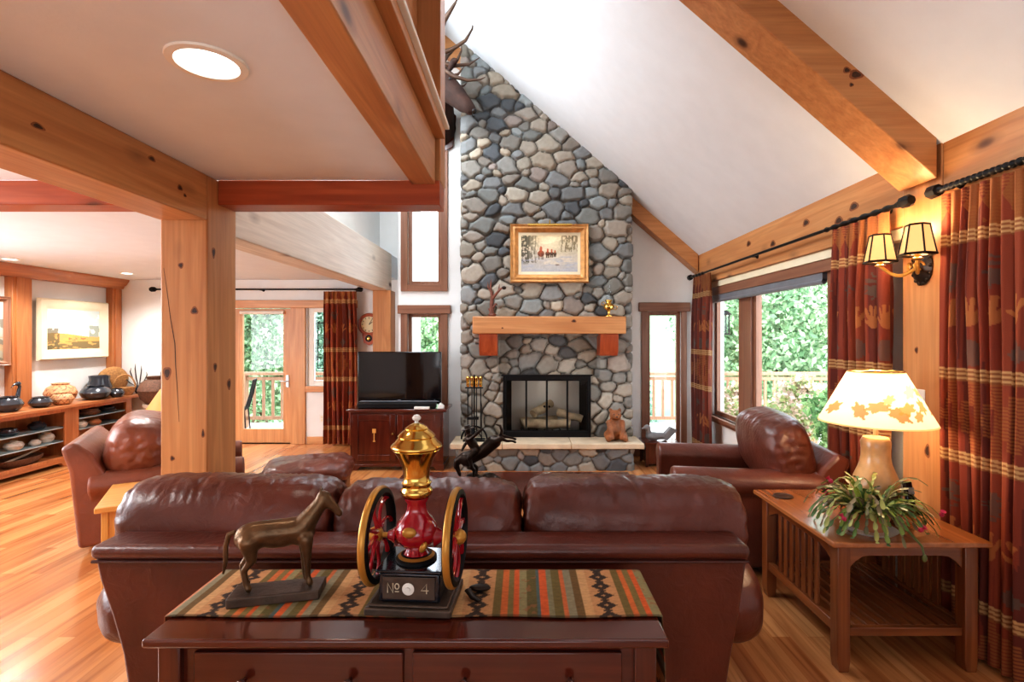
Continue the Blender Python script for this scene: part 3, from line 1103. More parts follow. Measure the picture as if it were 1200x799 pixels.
def prairie(U, V):
    C = lerp3(LC(250, 246, 232), LC(236, 238, 228), V)
    hor = .36 + .05 * np.sin(U * 4 + 1)
    C = mixc(C, LC(176, 196, 196), ((V > .5) & (U > .6) & (fbm(U * 7, V * 8, 2) > .5)) * .7)
    C = mixc(C, LC(206, 160, 96), (V < hor) * 1.)
    C = mixc(C, LC(222, 170, 90), ((V < hor) & (V > .16) & (fbm(U * 12, V * 20, 5) > .46)) * .8)
    C = mixc(C, LC(92, 84, 60), ((V < hor + .12) & (U < .22) & (fbm(U * 18, V * 14, 6) > .38)) * .85)
    C = mixc(C, LC(96, 92, 66), ((V < .2) & (fbm(U * 10, V * 25, 7) > .42)) * .8)
    C = mixc(C, LC(116, 128, 112), ((V < hor + .3) & (V > hor) & (U > .78) & (fbm(U * 16, V * 12, 9) > .42)) * .8)
    C = mixc(C, LC(150, 92, 60), ((V < .3) & (V > .22) & (U > .35) & (U < .75) & (fbm(U * 30, V * 30, 10) > .5)) * .8)
    return C


def grey_scene(U, V):
    C = lerp3(LC(150, 142, 122), LC(196, 200, 196), V)
    C = mixc(C, LC(104, 96, 80), ((fbm(U * 8, V * 10, 3) > .48) & (V < .7)) * .8)
    C = mixc(C, LC(176, 150, 116), ((fbm(U * 5, V * 9, 13) > .5) & (V < .4)) * .8)
    return C


def picture(name, label, w, h, fr, dep, mat, loc, rz, fn, ornate=False, liner=0.):
    root = thing(name, label, 'painting', loc, rz)
    # frame faces -y in local space, back at y=0
    def side_poly(x0, x1, z0, z1, inner):
        return
    n = 40

    def out(t):     # scalloped outline for ornate frames
        return (.018 * abs(math.sin(t * PI * 2)) ** 2 + .01 * math.cos(t * PI * 4)) if ornate else 0
    prof = [(0., 0.), (0., .55), (.12, 1.), (.35, .8), (.55, .9), (.85, .45), (1., .35), (1., 0.)]
    W2, H2 = w / 2, h / 2
    mb = MB()
    loops = []
    corners = [(-1, -1), (1, -1), (1, 1), (-1, 1)]
    for t, d in prof:
        loop = []
        for ci in range(4):
            (ax, az), (bx, bz) = corners[ci], corners[(ci + 1) % 4]
            for k in range(n // 4 * 2):
                s = k / (n // 4 * 2)
                x = (ax + (bx - ax) * s) * (W2 - fr * t)
                z = (az + (bz - az) * s) * (H2 - fr * t)
                o_ = out(s) * (1 - t)
                if ax == bx:
                    x += ax * o_ - ax * .01 * (1 - t) * ornate
                else:
                    z += az * o_ - az * .01 * (1 - t) * ornate
                loop.append(mb.bm.verts.new((x, -dep * d, z)))
        loops.append(loop)
    for l0, l1 in zip(loops, loops[1:]):
        for k in range(len(l0)):
            j = (k + 1) % len(l0)
            mb.bm.faces.new((l0[k], l0[j], l1[j], l1[k]))
    mb.build('frame', mat, root, ang=50)
    iw, ih = w - 2 * fr, h - 2 * fr
    if liner:
        mb = MB()
        for q in ((-iw / 2, iw / 2, ih / 2 - liner, ih / 2), (-iw / 2, iw / 2, -ih / 2, -ih / 2 + liner), (-iw / 2, -iw / 2 + liner, -ih / 2 + liner, ih / 2 - liner), (iw / 2 - liner, iw / 2, -ih / 2 + liner, ih / 2 - liner)):
            mb.box(q[0], q[1], -dep * .32, -.004, q[2], q[3])
        mb.build('liner', 'cream', root, smooth=False)
        iw -= 2 * liner
        ih -= 2 * liner
    canvas('canvas', iw, ih, 150, 104, fn, root, (0, -dep * .25, 0))
    return root


p = picture('framed_painting', 'gilt-framed snowy painting of riders hanging on the stone chimney above the mantel', .985, .735, .105, .075, 'gold', (.34, 6.43, 2.635), 0, snow_scene, True, .035)
mb = MB(); mb.tube([(-.27, -.13, .335), (.27, -.13, .335)], .020, n=12); mb.tube([(0, -.13, .345), (0, -.10, .40), (0, -.02, .385), (0, -.0, .35)], .007, n=8)
mb.build('picture_light', 'brass', p)
picture('framed_painting', 'prairie landscape in a wide cream frame on the left wall above the black pots', 1.06, .78, .13, .05, 'cream', (-6.0, 6.85, 1.69), R(90), prairie, False, 0)
picture('framed_painting', 'greyish painting cut off by the left edge of the photo, left of the wooden pilaster', 1.0, .80, .06, .05, 'trim_z', (-6.0, 5.465, 1.66), R(90), grey_scene, False, 0)


# ------------------------------------------------------------------ curtains
def cap_sdf(x, y, a, b, r):
    ax, ay = a
    bx, by = b[0] - ax, b[1] - ay
    t = np.clip(((x - ax) * bx + (y - ay) * by) / (bx * bx + by * by), 0, 1)
    return np.hypot(x - ax - bx * t, y - ay - by * t) < r


def hand_mask(x, y):
    m = ((x / .034) ** 2 + (y / .04) ** 2) < 1
    for a, b in (((-.026, .02), (-.052, .075)), ((-.01, .03), (-.016, .098)), ((.009, .03), (.014, .10)), ((.024, .024), (.044, .082)), ((.026, -.008), (.072, .026))):
        m = m | cap_sdf(x, y, a, b, .0095)
    return m


def curtain_cols(d, z, seed):
    base = np.broadcast_to(LC(134, 59, 38), d.shape + (3,)).copy()
    st_ = fbm(d * 22, z * .6, seed, 3)
    base = mixc(base, LC(90, 40, 32), (st_ > .50) * .75)
    base = mixc(base, LC(152, 74, 44), (st_ < .36) * .5)
    zp = (2.107 - z) % 1.135
    # 0 cream band; 0-.707 figures; .707 band; .707-1.135 gold blocks
    hx = (d % .21) - .105
    zc = .42
    hand = hand_mask(hx, (zc - zp))
    odd = (np.floor(d / .21) % 2) > .5
    base = mixc(base, LC(196, 128, 70), (hand & (zp < .707)) * .6)
    blk = (((np.abs(hx) / .105) + np.round((zp - .19) / .02) * .02 * np.sign(zp - .19) / .10) < .9) & (zp > .09) & (zp < .29)
    base = mixc(base, LC(84, 92, 82), (blk & odd & (fbm(d * 30, z * 60, 5, 2) > .33)) * .55)
    blk2 = (zp > .53) & (zp < .66) & (np.abs(hx) < .075 - np.round(np.abs(zp - .595) / .016) * .012)
    base = mixc(base, LC(92, 96, 86), (blk2 & ~odd) * .5)
    zq = (zp - .707) / .428
    stepped = np.abs(hx) / .105 < 1.05 - np.round(np.abs(zq - .5) * 8) / 8 * 1.7
    ln = ((zp * 60) % 1) > .35
    g = stepped & (zq > .08) & (zq < .92) & ln
    base = mixc(base, LC(176, 114, 60), g * .55)
    inner = (np.abs(hx) < .02) & (np.abs(zq - .5) < .15)
    base = mixc(base, LC(120, 44, 32), inner * .8)
    top = (z > 2.107)
    base = mixc(base, LC(158, 98, 50), (top & (((np.abs(hx) / .105 + np.abs(z - 2.27) / .17) < 1) | (fbm(d * 18, z * 12, 8, 2) > .5))) * .75)
    for c0 in (0., .707, 1.135):
        q = zp - c0
        base = mixc(base, LC(206, 166, 112), ((np.abs(q) < .033) & (((q + .033) / .022 % 1) < .55)) * .85)
        base = mixc(base, LC(150, 100, 60), ((np.abs(q) < .033) & (((q + .033) / .022 % 1) >= .55)) * .7)
    return base


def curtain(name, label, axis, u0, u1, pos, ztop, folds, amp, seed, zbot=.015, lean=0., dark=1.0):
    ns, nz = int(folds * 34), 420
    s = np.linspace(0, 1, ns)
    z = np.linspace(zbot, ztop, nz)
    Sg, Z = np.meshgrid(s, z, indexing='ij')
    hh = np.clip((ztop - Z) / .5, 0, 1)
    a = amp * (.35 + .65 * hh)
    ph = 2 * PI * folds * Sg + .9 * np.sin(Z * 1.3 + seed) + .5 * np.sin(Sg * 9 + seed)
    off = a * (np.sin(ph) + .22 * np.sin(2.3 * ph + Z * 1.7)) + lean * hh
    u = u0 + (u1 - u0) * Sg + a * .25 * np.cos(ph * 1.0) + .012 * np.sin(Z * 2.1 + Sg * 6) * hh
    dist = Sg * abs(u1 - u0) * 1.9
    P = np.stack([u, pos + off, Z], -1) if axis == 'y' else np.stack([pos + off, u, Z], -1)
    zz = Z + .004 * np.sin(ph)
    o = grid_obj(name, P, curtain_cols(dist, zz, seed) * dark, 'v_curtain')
    tag(o, label, 'curtain', 'patterned rust curtains')
    return o


curtain('curtain', 'rust patterned curtain on the right edge of the photo, beside the end table', 'x', 2.30, 2.765, 2.275, 2.365, 8, .028, 1)
curtain('curtain', 'rust curtain with handprints hanging behind the table lamp, left of the wall sconce', 'x', 3.11, 3.68, 2.24, 2.365, 6, .030, 2)
curtain('curtain', 'backlit narrow curtain at the far end of the wide window, by the room corner', 'x', 6.02, 6.60, 2.215, 2.355, 6, .034, 3, dark=.6)  # backlit shade put into this curtain's colours
curtain('curtain', 'rust patterned curtain between the patio door and the wall clock', 'y', -2.90, -2.42, 7.47, 2.255, 6, .032, 4, zbot=.03)


def rod(name, label, pts, rings, brackets, finials):
    root = thing(name, label, 'curtain rod', pts[0])
    o = Vector(pts[0])
    a, b = [Vector(p) - o for p in pts]
    mb = MB()
    n = 140
    P, rr = [], []
    for i in range(n + 1):
        t = i / n
        P.append(a.lerp(b, t))
        tw = any(lo <= t <= hi for lo, hi in rings)
        rr.append(.0125 + (.007 if tw and (i % 4) < 2 else 0.))
    mb.tube(P, rr, n=12)
    mb.build('pole', 'black', root, ang=70)
    d = (b - a).normalized()
    for p, sgn in finials:
        q = Vector(p) - o
        mb = MB()
        mb.tube([q - d * sgn * .01, q + d * sgn * .015, q + d * sgn * .02, q + d * sgn * .07, q + d * sgn * .09], [.016, .020, .034, .038, .026], n=8)
        mb.build('finial', 'black', root)
    for p, w in brackets:
        q, w = Vector(p) - o, Vector(w) - o
        mb = MB(); mb.tube([q, w], .011, n=8); mb.cap(w, w + (w - q).normalized() * .004, .022, .022)
        mb.build('bracket', 'black', root)
    return root


rod('curtain_rod', 'long black curtain rod over the wide right-hand window', ((2.245, 3.03, 2.385), (2.215, 6.70, 2.375)), [(0, .2), (.88, 1)],
    [((2.233, 3.20, 2.385), (2.30, 3.20, 2.385)), ((2.225, 5.0, 2.38), (2.30, 5.0, 2.38)), ((2.216, 6.5, 2.375), (2.30, 6.5, 2.375))], [((2.235, 3.03, 2.385), -1), ((2.215, 6.70, 2.375), 1)])
rod('curtain_rod', 'twisted black curtain rod at the upper right edge of the photo', ((2.265, 2.765, 2.395), (2.265, 1.60, 2.395)), [(0, 1)],
    [((2.265, 2.68, 2.395), (2.30, 2.68, 2.395))], [((2.265, 2.765, 2.395), -1)])
rod('curtain_rod', 'slim black curtain rod above the patio door, left of the clock', ((-5.34, 7.47, 2.285), (-2.42, 7.47, 2.285)), [],
    [((-5.1, 7.47, 2.285), (-5.1, YF, 2.285)), ((-3.85, 7.47, 2.285), (-3.85, YF, 2.285)), ((-2.46, 7.47, 2.285), (-2.46, YF, 2.285))], [((-5.34, 7.47, 2.285), -1), ((-2.42, 7.47, 2.285), 1)])

# ------------------------------------------------------------------ sofa
SF = thing('sofa', 'long burgundy leather three-seat sofa seen from behind', 'sofa', (-.38, 2.4, 0))
ox, oy = -.38, 2.4
mb = MB()
prof = [(-1.590, .79), (-1.572, .70), (-1.525, .56), (-1.485, .42), (-1.468, .30), (-1.46, .05), (.752, .05), (.76, .30), (.778, .42), (.806, .56), (.826, .70), (.836, .79)]
mb.prism([(x - ox, z) for x, z in prof], 1, 1.90 - oy, 2.04 - oy)
mb.build('back_panel', 'leather', SF, bevel=.012, seg=3)
mb = MB(); mb.box(-1.60 - ox, .846 - ox, 1.885 - oy, 2.05 - oy, .772, .826)
mb.build('back_rail', 'leather', SF, bevel=.024, seg=4)
mb = MB(); mb.tube([(-1.592 - ox, 1.894 - oy, .766), (.838 - ox, 1.894 - oy, .766)], .006, n=8)
for x in (-.02,):
    pass
mb.build('piping', 'pipe', SF)
for cx, s in ((-1.585, -1), (.825, 1)):
    puffy('arm', (.48, 1.0, .36), (cx - ox, 2.54 - oy, .455), 'leather', SF, 2.8, 22, .012, s + 5, gather=.02)
    mb = MB(); ax0, ax1 = (.63, .745) if s > 0 else (-1.455, -1.34)
    mb.box(ax0 - ox, ax1 - ox, 2.06 - oy, 2.95 - oy, .05, .40)
    mb.build('arm_panel', 'leather', SF, bevel=.02)
mb = MB(); mb.box(-1.44 - ox, .70 - ox, 2.04 - oy, 2.94 - oy, .06, .30); mb.build('base', 'leather', SF, bevel=.02)
for i, (x0, x1) in enumerate(((-1.665, -.785), (-.775, -.005), (.005, .925))):
    w = x1 - x0
    puffy('back_cushion', (w * 1.0, .36, .43), ((x0 + x1) / 2 - ox, 2.215 - oy, .778 + (.004, -.014, .0)[i]), 'leather', SF, 2.7, 60, .004, i + 1, rot=(R(-4), R((.5, 0, 1.0)[i]), 0), gather=.013, ex=7)
    xs0, xs1 = max(x0, -1.40), min(x1, .64)
    puffy('seat_cushion', (xs1 - xs0, .70, .20), ((xs0 + xs1) / 2 - ox, 2.64 - oy, .40), 'leather', SF, 4.5, 16, .006, i + 11)
for x in (-1.38, .66):
    for y in (1.98, 2.86):
        mb = MB(); mb.lathe([(0, 0), (.03, 0), (.04, .06), (0, .06)], 14, (x - ox, y - oy, 0)); mb.build('foot', 'mah_z', SF)


# ------------------------------------------------------------------ armchairs
def armchair(name, label, loc, rz, w=.96, d=1.05, ch=.97, seed=0, mat='leather2', ah=.61, cs=(.80, .40, .50), cy=.26):
    root = thing(name, label, 'armchair', loc, rz, None)
    mb = MB(); mb.box(-w / 2 + .12, w / 2 - .12, -d / 2 + .1, d / 2 - .04, .06, .33); mb.build('base', mat, root, bevel=.02)
    for s in (-1, 1):
        mb = MB()
        inn, outx = w / 2 - .2, w / 2
        prof_ = [(inn, .06), (inn, ah - .11)]
        for k in range(13):
            a = PI - (PI + .9) * k / 12
            prof_.append((inn + .105 + .115 * math.cos(a), ah - .085 + .085 * math.sin(a) * 1.1))
        prof_ += [(outx - .035, .36), (outx - .05, .20), (outx - .05, .06)]
        pv = [(s * x, z) for x, z in prof_]
        mb.prism(pv, 1, -d / 2 + .06, d / 2)
        mb.build('arm', mat, root, bevel=.02, seg=3, ang=60)
    mb = MB()
    # back frame: flared wings
    n = 10
    for k in range(n + 1):
        pass
    prof_ = [(-d / 2, .06), (-d / 2 - .05, .62), (-d / 2 - .10, .80), (-d / 2 - .02, .84), (-d / 2 + .08, .74), (-d / 2 + .20, .50), (-d / 2 + .22, .06)]
    mb.prism(prof_, 0, -w / 2 + .03, w / 2 - .03)
    mb.build('back_frame', mat, root, bevel=.03, seg=3, ang=60)
    puffy('back_cushion', cs, (0, -d / 2 + cy, ch - cs[2] / 2), mat, root, 2.9, 44, .0035, seed + 3, rot=(R(-12), 0, 0), gather=.012, ex=3.6)
    puffy('seat_cushion', (w - .40, d - .32, .20), (0, .08, .42), mat, root, 4.2, 20, .008, seed + 5)
    for x in (-w / 2 + .14, w / 2 - .14):
        for y in (-d / 2 + .14, d / 2 - .08):
            mb = MB(); mb.lathe([(0, 0), (.028, 0), (.036, .062), (0, .062)], 12, (x, y, 0)); mb.build('foot', 'mah_z', root)
    return root


armchair('armchair', 'burgundy leather armchair in front of the wide right-hand window', (1.585, 3.84, 0), R(82), .99, 1.02, 1.05, 1, ah=.70, cs=(.90, .36, .52), cy=.24)
armchair('armchair', 'brown leather armchair on the left, partly hidden behind the timber post', (-2.97, 4.34, 0), R(-60), .95, 1.06, .965, 9, mat='leather3', ah=.59, cs=(.86, .44, .48), cy=.33)
OT = thing('ottoman', 'low brown leather ottoman on the floor in front of the television cabinet', 'ottoman', (-1.92, 4.62, 0), R(14))
puffy('cushion', (.74, .62, .20), (0, 0, .40), 'leather2', OT, 3.6, 24, .012, 31, gather=.02)
mb = MB(); mb.box(-.33, .33, -.27, .27, .08, .33); mb.build('base', 'leather2', OT, bevel=.03)
for x in (-.28, .28):
    for y in (-.22, .22):
        mb = MB(); mb.lathe([(0, 0), (.022, 0), (.03, .09), (0, .09)], 12, (x, y, 0)); mb.build('foot', 'mah_z', OT)

# honey oak lamp table beside the left armchair
T = thing('end_table', 'light honey-oak end table wedged between the sofa and left armchair', 'table', (-2.53, 3.52, 0), R(30))
mb = MB(); mb.box(-.27, .29, -.31, .28, .515, .55); mb.build('tabletop', 'honey_x', T, bevel=.005)
mb = MB()
for q in ((-.23, .25, -.27, -.25), (-.23, .25, .22, .24), (-.23, -.21, -.25, .22), (.23, .25, -.25, .22)):
    mb.box(q[0], q[1], q[2], q[3], .10, .514)
mb.build('side_panel', 'honey_z', T, bevel=.003)
for x in (-.24, .23):
    for y in (-.28, .22):
        mb = MB(); mb.box(x, x + .035, y, y + .035, 0, .514); mb.build('leg', 'honey_z', T, bevel=.003)

# coffee table
T = thing('coffee_table', 'dark mahogany coffee table under the bucking horse statue, behind the sofa cushions', 'table', (-.05, 4.02, 0))
mb = MB(); mb.box(-.95, .95, -.33, .33, .415, .45); mb.build('tabletop', 'mah_x', T, bevel=.008)
mb = MB(); mb.box(-.86, .86, -.26, .26, .33, .414); mb.build('apron', 'mah_x', T, bevel=.003)
for x in (-.88, .82):
    for y in (-.28, .22):
        mb = MB(); mb.prism([(x, .414), (x + .06, .414), (x + .05, 0), (x + .01, 0)], 1, y, y + .06); mb.build('leg', 'mah_z', T, bevel=.003)

# ------------------------------------------------------------------ sofa table
T = thing('console_table', 'long reddish mahogany console table with drawers standing behind the sofa', 'table', (-.316, 1.59, 0))
mb = MB(); mb.box(-.714, .714, -.208, .206, .755, .78); mb.build('tabletop', 'mah_x', T, bevel=.007, seg=3)
mb = MB(); mb.box(-.66, .66, -.165, .165, .56, .754); mb.build('case', 'mah_x', T, bevel=.003)
for x0, x1 in ((-.592, -.013), (.013, .592)):
    mb = MB(); mb.box(x0, x1, -.178, -.166, .575, .728); dr = mb.build('drawer', 'mah_x', T, bevel=.004)
    for t in (.25, .75):
        mb = MB(); mb.lathe([(0, 0), (.006, 0), (.006, .012), (.013, .02), (.014, .028), (.009, .035), (0, .036)], 16, (x0 + (x1 - x0) * t, -.178, .655), (R(90), 0, 0))
        mb.build('knob', 'mah_y', dr)
for x in (-.685, .625):
    for y in (-.185, .125):
        mb = MB(); mb.prism([(x, .754), (x + .06, .754), (x + .06, .50), (x + .048, 0), (x + .012, 0), (x, .50)], 1, y, y + .055)
        mb.build('leg', 'mah_z', T, bevel=.004)


# woven runner lying on it
def runner():
    x0, x1 = -1.03, .398
    drop_l, drop_r = .05, .30
    L = drop_l + (x1 - x0) + drop_r
    ns, nt = 520, 66
    s = np.linspace(0, L, ns)
    t = np.linspace(0, 1, nt)
    Sg, T_ = np.meshgrid(s, t, indexing='ij')
    y0, y1 = 1.487, 1.786
    q = Sg - drop_l
    w = x1 - x0
    X = x0 + np.clip(q, 0, w)
    rad = .008
    X = X + np.where(q > w, .010 + .012 * np.clip((q - w) / .3, 0, 1), 0) - np.where(q < 0, .010, 0)
    Z = .7825 + .0035 - np.clip(q - w, 0, None) - np.clip(-q, 0, None)
    Z = Z + np.where((q > 0) & (q < w), .0012 * np.sin(q * 31) * np.sin(T_ * 9), 0)
    Y = y0 + (y1 - y0) * T_ + .004 * np.sin(Sg * 14) * (1 - T_)
    # stripes
    per = .39
    ph = ((q - .045) % per) / per
    v = T_ * (y1 - y0)
    C = np.broadcast_to(LC(196, 146, 96), q.shape + (3,)).copy()
    bands = [(.00, .07, (206, 160, 110)), (.07, .30, (198, 146, 98)), (.30, .36, (120, 100, 52)), (.36, .41, (206, 110, 52)), (.41, .46, (132, 112, 62)), (.46, .50, (212, 98, 44)),
             (.50, .56, (150, 138, 96)), (.56, .64, (104, 92, 48)), (.64, .67, (86, 100, 96)), (.67, .73, (210, 96, 44)), (.73, .77, (136, 128, 96)), (.77, .84, (112, 96, 50)), (.84, .88, (200, 108, 60)), (.88, .94, (146, 136, 108)), (.94, 1.0, (116, 88, 48))]
    for a, b, c in bands:
        C = mixc(C, LC(*c), (ph >= a) & (ph < b))
    # chain of diamonds
    dx = (ph - .18) * per
    dv = ((v - .03) % .06) - .03
    dia = np.abs(dx) / .030 + np.abs(dv) / .026
    stp = np.round(np.abs(dx) / .005) * .005 / .030 + np.round(np.abs(dv) / .005) * .005 / .028
    C = mixc(C, LC(40, 30, 26), ((stp < 1.15) & (stp > .32)) * .95)
    C = mixc(C, LC(52, 40, 30), ((np.abs(dx) < .014) & (np.abs(np.abs(dv) - .028) < .004)) * .9)
    sp = fbm(q * 90, v * 260, 3, 2)
    C = C * (.72 + .55 * sp)[..., None]
    C = mixc(C, LC(150, 96, 60), ((ph > .50) & (ph < .64) & (fbm(q * 60, v * 60, 8, 2) > .5)) * .6)
    edge = (T_ < .025) | (T_ > .975)
    C = mixc(C, LC(60, 48, 36), edge * .6)
    o = grid_obj('table_runner', np.stack([X, Y, Z], -1), C, 'v_cloth')
    sol = o.modifiers.new('s', 'SOLIDIFY')
    sol.thickness = .0035
    sol.offset = 0
    tag(o, 'striped woven runner with black diamonds laid along the console table', 'table runner')


runner()

# ------------------------------------------------------------------ antique coffee grinder
G = thing('coffee_grinder', 'red double-wheel antique coffee grinder with a brass hopper on the console table', 'coffee grinder', (-.327, 1.585, .7865), R(-4))
mb = MB(); mb.box(-.128, .128, -.105, .10, 0, .022); mb.box(-.118, .118, -.096, .092, .022, .030); mb.build('plinth', 'bronze_base', G, bevel=.004)
mb = MB()
b0 = [(-.092, -.082), (.092, -.082), (.092, .078), (-.092, .078)]
mb.box(-.092, .092, -.082, .078, .031, .118)
mb.build('drawer_box', 'pewter', G, bevel=.006)
mb = MB(); mb.box(-.098, .098, -.088, .084, .1185, .127); mb.build('top_plate', 'pewter', G, bevel=.003)
mb = MB(); mb.box(-.078, .078, -.0865, -.083, .042, .108); plate = mb.build('front_plate', 'bronze_base', G, bevel=.002)
mb = MB(); mb.lathe([(0, 0), (.017, 0), (.018, .004), (.007, .006), (.007, .012), (0, .013)], 20, (.0, -.0865, .075), (R(90), 0, 0)); mb.build('drawer_knob', 'ceramicw', G)


def strokes(name, segs, r, mat, parent):
    mb = MB()
    for sg in segs:
        mb.tube(sg, r, n=6)
    return mb.build(name, mat, parent)


yy = -.0878
strokes('lettering', [[(-.062, yy, .062), (-.062, yy, .090), (-.046, yy, .062), (-.046, yy, .090)],
                      [(-.034 + .006 * math.cos(a), yy, .081 + .008 * math.sin(a)) for a in np.linspace(0, 2 * PI, 13)],
                      [(-.040, yy, .066), (-.028, yy, .066)],
                      [(.054, yy, .062), (.054, yy, .090), (.038, yy, .071), (.060, yy, .071)]], .0017, 'ink', plate)
mb = MB(); mb.lathe([(.0, .127), (.062, .127), (.062, .134), (.048, .142), (.040, .146), (0, .146)], 32); mb.build('base_ring', 'black', G)
mb = MB(); mb.lathe([(.054, .1345), (.056, .139), (.047, .144)], 32); mb.build('gold_band', 'goldpaint', G)
mb = MB()
mb.lathe([(0, .146), (.040, .146), (.033, .155), (.030, .163), (.044, .172), (.058, .186), (.066, .203), (.067, .218), (.061, .236), (.048, .254), (.036, .268), (.031, .282), (.031, .300), (.038, .312), (.038, .318), (0, .318)], 36)
mb.tube([(-.088, 0, .197), (-.075, 0, .197), (-.06, 0, .197)], [.014, .020, .032], n=16)
mb.tube([(.088, 0, .197), (.075, 0, .197), (.06, 0, .197)], [.014, .020, .032], n=16)
bd = mb.build('grinder_body', 'enamel', G, ang=50)
mb = MB(); mb.ell((-.005, -.062, .228), (.022, .010, .016)); mb.ell((.034, -.050, .182), (.010, .008, .018), (0, R(30), 0)); mb.build('gold_decal', 'goldpaint', bd)
mb = MB()
mb.lathe([(0, .318), (.034, .318), (.046, .325), (.050, .334), (.047, .343), (.042, .349), (.044, .358), (.046, .362), (.040, .368), (.040, .385), (.044, .410), (.053, .436), (.066, .456), (.072, .464), (.070, .468), (0, .468)], 40)
mb.build('hopper', 'brass', G, ang=60)
mb = MB()
mb.lathe([(0, .468), (.076, .468), (.079, .473), (.076, .480), (.066, .488), (.060, .496), (.054, .503), (.058, .506), (.050, .515), (.040, .523), (.034, .527), (.036, .530), (.022, .540), (.008, .546), (0, .546)], 40)
lid = mb.build('hopper_lid', 'brass', G, ang=60)
mb = MB(); mb.lathe([(0, .545), (.006, .546), (.005, .551), (.012, .556), (.014, .562), (.008, .570), (0, .572)], 18); mb.build('lid_knob', 'ceramicw', lid)
mb = MB(); mb.tube([(-.15, 0, .197), (.15, 0, .197)], .008, n=12); mb.build('axle', 'goldpaint', G)
for s in (-1, 1):
    cx = s * .122
    mb = MB()
    RW_ = .140
    prof = [(RW_ - .014, -.016), (RW_, -.013), (RW_, .013), (RW_ - .014, .016), (RW_ - .018, 0)]
    n = 64
    rings = []
    for i in range(n):
        a = 2 * PI * i / n
        rings.append([mb.bm.verts.new((cx + d_, r_ * math.cos(a), .197 + r_ * math.sin(a))) for r_, d_ in prof])
    for i in range(n):
        for k in range(5):
            mb.bm.faces.new((rings[i][k], rings[i][(k + 1) % 5], rings[(i + 1) % n][(k + 1) % 5], rings[(i + 1) % n][k]))
    wl = mb.build('flywheel', 'black', G, ang=30)
    mb = MB(); mb.torus((cx, 0, .197), RW_ + .0005, .0075, (0, R(90), 0), 64, 10)
    for v in mb.bm.verts:
        v.co.x = cx + (v.co.x - cx) * 1.45
    mb.build('gold_rim', 'goldpaint', wl)
    mb = MB()
    for k in range(8):
        a = 2 * PI * k / 8
        pts = []
        for t in np.linspace(0, 1, 7):
            rr = .016 + (.114) * t
            aa = a + .5 * math.sin(t * PI) * .55
            pts.append((cx + .006 * math.sin(t * PI) * s, rr * math.cos(aa), .197 + rr * math.sin(aa)))
        mb.tube(pts, [.010, .0075, .006, .0055, .006, .007, .009], n=8)
    mb.build('spokes', 'enamel', wl)
    mb = MB(); mb.lathe([(0, 0), (.022, 0), (.024, .014), (.018, .026), (.010, .032), (0, .034)], 20, (cx, 0, .197), (0, R(90 * s), 0)); mb.ell((cx, 0, .197), (.016, .024, .024)); mb.build('hub', 'goldpaint', wl)
mb = MB(); mb.tube([(.13, .0, .02), (.15, -.03, .010), (.17, -.05, .010)], [.012, .010, .006], n=10, flat=.5); mb.ell((.165, .03, .012), (.035, .016, .010))
tag(mb.build('scoop', 'bronze', None, loc=(-.30, 1.60, .788)), 'small dark metal scoop lying right of the red coffee grinder', 'scoop')

# ------------------------------------------------------------------ bronze horse on a slab
Hs = thing('horse_statue', 'small bronze standing horse statue on a slab at the left of the console table', 'statue', (-.765, 1.605, .7868), R(14))
mb = MB()
mb.prism([(-.135, -.052), (.128, -.058), (.138, .040), (-.128, .046)], 2, 0, .030)
mb.build('plinth', 'bronze_base', Hs, bevel=.004)
body = [('e', (-.075, 0, .192), (.052, .040, .044)), ('e', (.0, 0, .190), (.075, .036, .038)), ('e', (.065, 0, .198), (.045, .036, .045)),
        ('c', (-.07, 0, .20), (.06, 0, .205), .038, .038),
        ('c', (.075, 0, .215), (.118, 0, .272), .036, .023), ('c', (.118, 0, .272), (.138, 0, .300), .024, .019),
        ('c', (.132, 0, .300), (.168, 0, .262), .021, .0135), ('c', (.168, 0, .262), (.182, 0, .243), .0135, .011),
        ('c', (.085, 0, .25), (.133, 0, .312), .012, .009),
        ('c', (.128, .010, .316), (.124, .014, .334), .006, .003), ('c', (.128, -.010, .316), (.124, -.014, .334), .006, .003)]
for y in (-.022, .022):
    dx = -.008 if y > 0 else .008
    body += [('c', (.078 + dx, y, .180), (.080 + dx, y, .118), .022, .012), ('c', (.080 + dx, y, .118), (.082 + dx, y, .060), .0115, .009), ('c', (.082 + dx, y, .060), (.088 + dx, y, .040), .009, .011)]
    body += [('c', (-.088 + dx, y, .185), (-.078 + dx, y, .128), .030, .015), ('c', (-.078 + dx, y, .128), (-.100 + dx, y, .098), .014, .010), ('c', (-.100 + dx, y, .098), (-.094 + dx, y, .056), .0095, .009), ('c', (-.094 + dx, y, .056), (-.087 + dx, y, .040), .009, .011)]
blob('horse_body', body, .0045, 'horsebronze', Hs, 4)
mb = MB(); mb.tube([(-.122, 0, .212), (-.140, 0, .205), (-.148, 0, .170), (-.150, .003, .120), (-.156, .003, .085)], [.007, .008, .0075, .007, .003], n=8)
mb.build('tail', 'horsebronze', Hs)


# ------------------------------------------------------------------ mission end table (right)
T = thing('end_table', 'oak slatted end table in the right foreground holding the lamp and cactus', 'table', (1.835, 2.80, 0), R(0))
tz = .632
mb = MB(); mb.box(-.375, .375, -.40, .44, tz - .026, tz); mb.build('tabletop', 'oaktop_y', T, bevel=.006, seg=3)
lx, ly0, ly1 = .335, -.365, .405
for x in (-lx, lx - .062):
    for y in (ly0, ly1 - .062):
        mb = MB()
        c = (x + .031, y + .031)
        mb.prism([(x, 0 + .05), (x + .008, 0), (x + .054, 0), (x + .062, .05), (x + .062, tz - .026), (x, tz - .026)], 1, y, y + .062)
        mb.build('leg', 'oak_z', T, bevel=.004)
